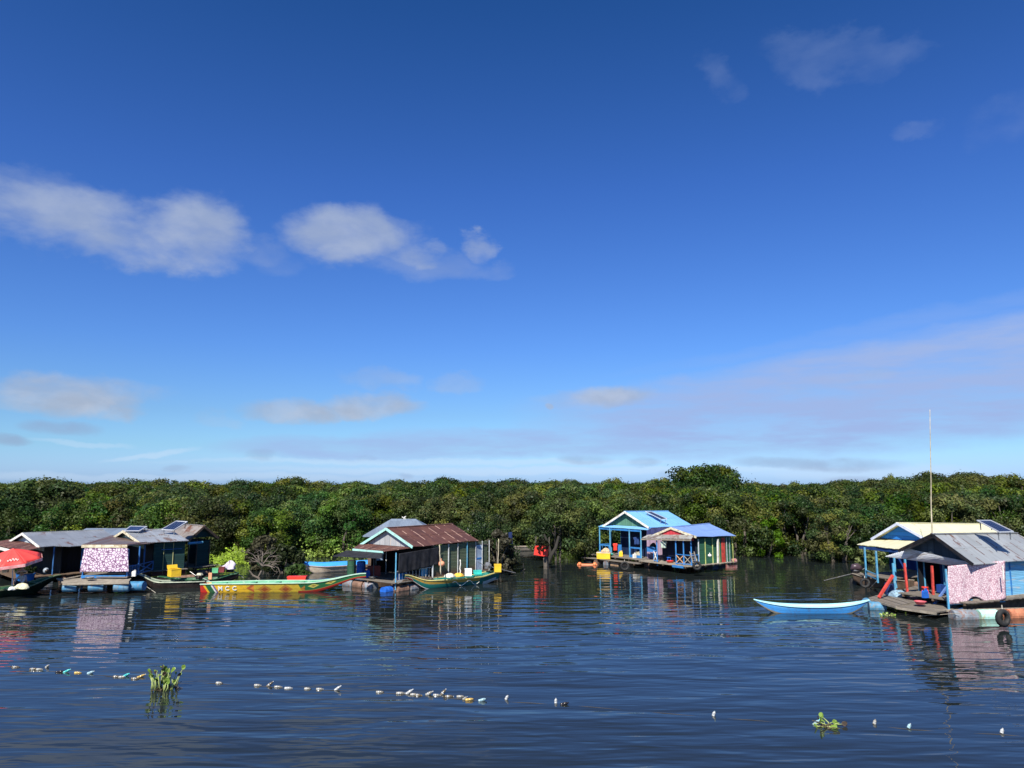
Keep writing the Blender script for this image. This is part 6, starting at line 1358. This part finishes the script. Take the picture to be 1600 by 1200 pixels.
BOT = [(25, 1043, 'tea', 'dark', 'murky bottle at the far left end of the float line', .1, 0),
 (53, 1046, 'tea', 'white', 'murky bottle lying second from the left end of the line', .05, 0), (62, 1046.5, 'clear', 'white', 'clear bottle lying under the one that points up near the left end', .1, 0), (74, 1043, 'clear', 'white', 'clear bottle pointing up near the left end of the line', .3, .75),
 (94, 1050.5, 'dark', 'dark', 'short black bottle beside the turquoise one', .2, .1), (105, 1050.5, 'teal', 'cyan', 'turquoise bottle tilting up beside the black one', .2, .45),
 (122, 1052, 'yellow', 'yellow', 'small yellow-brown bottle between turquoise and pale blue bottles', 0, 0), (142, 1052.5, 'cyan', 'white', 'pale blue bottle tilting up right of the small yellow one', .2, .35),
 (182, 1058, 'tea', 'white', 'murky bottle left of the blue and turquoise one', 0, 0), (191, 1058.5, 'clear', 'blue', 'clear bottle touching the blue and turquoise one', 0, .05), (198, 1056.5, 'teal', 'blue', 'turquoise bottle with blue cap left of the hyacinth', .2, .45),
 (212, 1061, 'tea', 'dark', 'murky bottle just left of the big hyacinth clump', 0, 0), (221, 1058, 'yellow', 'white', 'tan bottle with white cap touching the big hyacinth clump', .5, .3),
 (343, 1068, 'clear', 'dark', 'lone murky white bottle right of the big hyacinth clump', 0, 0),
 (403, 1071.5, 'clear', 'white', 'long clear bottle starting the group of four', 0, 0), (422, 1071.5, 'tea', 'white', 'bottle sticking up second in the group of four', .6, .6), (435, 1074, 'clear', 'white', 'white bottle third in the group of four', 0, 0), (451, 1076, 'white', 'white', 'small white bottle ending the group of four', 0, 0),
 (481, 1077, 'clear', 'dark', 'left bottle of the close pair', 0, 0), (500, 1077.5, 'clear', 'white', 'right bottle of the close pair', 0, 0), (528, 1078, 'white', 'white', 'white bottle tilting up right of the close pair', .3, .6),
 (594, 1082, 'clear', 'dark', 'bottle at the left of the long middle run', 0, 0), (626, 1084, 'clear', 'white', 'second bottle of the long middle run', 0, 0), (640, 1083.5, 'white', 'white', 'white round-ended bottle at mid run', .5, .5), (647, 1086, 'clear', 'white', 'bottle lying under the white round-ended one at mid run', 0, 0), (654, 1087, 'tea', 'yellow', 'brown ended bottle closing the first half of the middle run', 0, 0),
 (671, 1085.5, 'clear', 'white', 'bottle opening the second half of the middle run', .2, .4), (683, 1087, 'clear', 'white', 'white-shouldered bottle in the second half of the run', 0, 0), (693, 1084.5, 'tea', 'white', 'brownish bottle poking up in the second half of the run', .6, .7), (702, 1089, 'tea', 'white', 'low bottle after the one poking up', 0, 0), (720, 1089, 'clear', 'dark', 'long pale bottle before the end of the run', 0, 0), (727, 1092, 'clear', 'white', 'pale bottle crossing the long one near the run end', .9, .1), (734, 1094, 'yellow', 'dark', 'tan bottle ending the long run', 0, .1),
 (754, 1095, 'cyan', 'dark', 'bluish bottle floating just right of the long run', .2, .2), (792, 1092.5, 'white', 'white', 'white bottle standing tilted between the run and the far right bottle', .5, 1.0), (868.5, 1098, 'white', 'white', 'round white bottle end beside the small dark one', 1.2, 1.2), (882.5, 1101, 'dark', 'dark', 'tiny dark bottle right of the round white one', .2, .2),
 (1115.7, 1118, 'white', 'cyan', 'single white bottle floating alone in the middle right water', .4, 1.1), (1367, 1131, 'clear', 'tea', 'pale bottle with round base up right of the torn hyacinth scrap', .6, 1.0), (1421, 1137, 'cyan', 'white', 'clear bluish bottle near the bottom right', .4, .8), (1566, 1145, 'white', 'white', 'white bottle at the far right end of the line', .5, .9), (1276, 1132, 'cyan', 'teal', 'bluish bottle caught on the torn hyacinth scrap', .4, .5)]
for px, py, c1, c2, lab, yw, pt in BOT: bottle(px, py, c1, c2, lab, yw + random.uniform(-.15, .15), pt, random.uniform(.22, .29), random.uniform(.038, .048))
mb = MB(); rp = [(5, 1041), (25, 1043), (60, 1047), (100, 1051), (145, 1053.5), (182, 1058.5), (222, 1061), (259, 1064), (343, 1068.5), (405, 1072), (455, 1076.5), (530, 1079), (594, 1082.5), (650, 1086.5), (734, 1094), (800, 1097), (885, 1101.5), (1115, 1121), (1290, 1134), (1370, 1134), (1421, 1140), (1566, 1148), (1660, 1155)]
pts = []
for (a, b), (c, d) in zip(rp, rp[1:]):
    for k in range(6): f = k / 6; q = at(a + (c - a) * f, b + (d - b) * f); q.z = -.006 + .012 * math.sin(q.x * 3.1) ; pts.append(q)
mb.tube(pts, .009, 5); o = mb.build('float_rope', mat('wet_rope', (0.05, 0.045, 0.04), .8)); c0_ = pts[0].copy(); o.data.transform(Matrix.Translation(-c0_)); o.location = c0_; tag(o, 'thin dark rope the bottles are tied along', 'rope')
# mooring lines, small extras
pole('mooring_rope', 'pale rope slanting into the water from the tarred boat prow', 'rope', atd(224, 913, 46.6), at(243, 926), .012, ROPE, taper=1)
pole('mooring_rope', 'thin rope slanting into the water off the small brown boat', 'rope', atd(1370, 908, 41), at(1357, 921), .014, ROPE, taper=1)
pole('bamboo_pole', 'thin driftwood stick low over the water under the pink curtain deck', 'pole', at(1340, 963.5) * 1 + Vector((3.0, 0, .02)), at(1500, 958, .35), .02, WOODP)
pole('bamboo_pole', 'long slim punting pole laid on the landing under the lace curtain', 'pole', at(100, 913, .42), at(198, 909, .40), .035, WOODP)

# ------------------------------------------------------------------ small household things on the decks
def basin(c, r, h, m, label, cat='basin'):
    c = Vector(c); o = empty('wash_basin', c, label, cat); mb = MB(); P = [[c + Vector((math.cos(2 * math.pi * k / 16) * q, math.sin(2 * math.pi * k / 16) * q, z)) for k in range(16)] for q, z in ((.01, .0), (r * .7, .0), (r, h), (r * 1.06, h), (r * 1.06, h - .02), (r * .96, h - .01), (r * .66, .03), (.01, .03))]
    mb.grid(P, 0, None, True); mb.build('bowl', m, o, True); mb = MB(); mb.tube([c + Vector((0, 0, h * .5)), c + Vector((0, 0, h * .5 + .01))], [r * .8, r * .8], 12); mb.build('contents', BLKR, o)
def stool(c, label, m):
    c = Vector(c); o = empty('stool', c, label, 'stool'); mb = MB(); mb.tube([c + Vector((0, 0, .3)), c + Vector((0, 0, .34))], [.17, .16], 12); mb.build('seat', m, o)
    for k in range(4): a = k * 1.57 + .78; mb = MB(); mb.bar(c + Vector((math.cos(a) * .17, math.sin(a) * .17, 0)), c + Vector((math.cos(a) * .12, math.sin(a) * .12, .31)), .035); mb.build('leg', m, o)
def jerrycan(c, m, label, s=1.0, rot=0):
    c = Vector(c); o = empty('jerrycan', c, label, 'jerrycan'); ca, sa = math.cos(rot), math.sin(rot); q = lambda x, y, z: c + Vector(((x * ca - y * sa) * s, (x * sa + y * ca) * s, z * s)); mb = MB()
    mb.hexa([q(-.15, -.09, 0), q(.15, -.09, 0), q(.15, .09, 0), q(-.15, .09, 0)], [q(-.15, -.08, .32), q(.15, -.08, .32), q(.15, .08, .32), q(-.15, .08, .32)]); mb.hexa([q(-.15, -.08, .32), q(.15, -.08, .32), q(.15, .08, .32), q(-.15, .08, .32)], [q(-.06, -.05, .4), q(.1, -.05, .4), q(.1, .05, .4), q(-.06, .05, .4)]); mb.build('can_body', m, o)
    mb = MB(); mb.tube([q(-.09, 0, .36), q(-.09, 0, .44)], .035 * s, 8); mb.build('cap', BLKR, o); mb = MB(); mb.tube([q(-.02, 0, .4), q(.02, 0, .46), q(.1, 0, .46), q(.13, 0, .38)], .018 * s, 6); mb.build('handle', m, o)
Pj = lambda u, v, z=0: J.P(u, v, .61 + z)
basin(Pj(js[0] + .9, jv + .5), .26, .14, REDPL, 'red wash basin on the porch floor of the red gabled house'); stool(Pj(js[0] + .45, jv + .9), 'blue plastic stool on the porch of the red gabled house', BAR_DBLUE)
hanging_shirt('pale green shirt hanging under the porch roof of the red gabled house', Pj(js[0] + .55, jv + .25, 1.05), .42, .5, mat('pale_green_cloth', (0.42, 0.5, 0.42), .9)); jerrycan(I.P(2.3, iv - .3, .64), YELP, 'yellow jerrycan at the middle of the blue house deck'); jerrycan(I.P(us[3] - .25, iv - .45, .64), WHITEP, 'white jerrycan at the right end of the blue house deck', .9, .6)
basin(I.P(1.2, iv - .35, .64), .24, .13, mat('turquoise_plastic', (0.04, 0.5, 0.42), .4), 'turquoise basin on the front deck of the blue house')
hanging_shirt('dark blue shirt hanging inside the porch of the blue house', I.P(us[2] + .4, iv + .5, 1.6), .45, .6, mat('dark_blue_cloth', (0.02, 0.05, 0.16), .9)); hanging_shirt('white towel hanging on the right house porch behind the red posts', M.P(2.1, 1.1, 1.5), .35, .55, WHITEP)
basin(at(1438, 944, .47), .27, .15, mat('pink_plastic', (0.6, 0.12, 0.14), .5), 'pink basin on the plank deck in front of the red posts'); jerrycan(at(1446, 934, .7), BAR_DBLUE, 'blue jerrycan beside the last red post on the right deck', 1.0, .4); stool(M.P(1.0, .4, .73), 'red stool in the porch of the grey tin roofed house', REDPL)
jerrycan(B.P(pR[0] + .2, pR[1] + .4, .87), WHITEP, 'white jerrycan right of the lace curtain post', .8); basin(atd(140, 905, 45.3), .25, .13, mat('grey_basin', (0.3, 0.32, 0.33), .4, .5), 'grey metal basin on the landing under the lace curtain')
jerrycan(D.P(1.6, vf + .4, .56), BAR_DBLUE, 'blue jerrycan under the black awning near the middle', 1.1, .5); basin(D.P(2.4, vf + .2, .56), .26, .14, mat('grey_basin', (0.3, 0.32, 0.33), .4, .5), 'grey metal basin on the deck edge under the black awning'); hanging_shirt('light blue shirt hanging at the back of the porch under the black awning', D.P(.6, 1.1, 1.4), .45, .6, mat('light_blue_cloth', (0.3, 0.42, 0.6), .9))
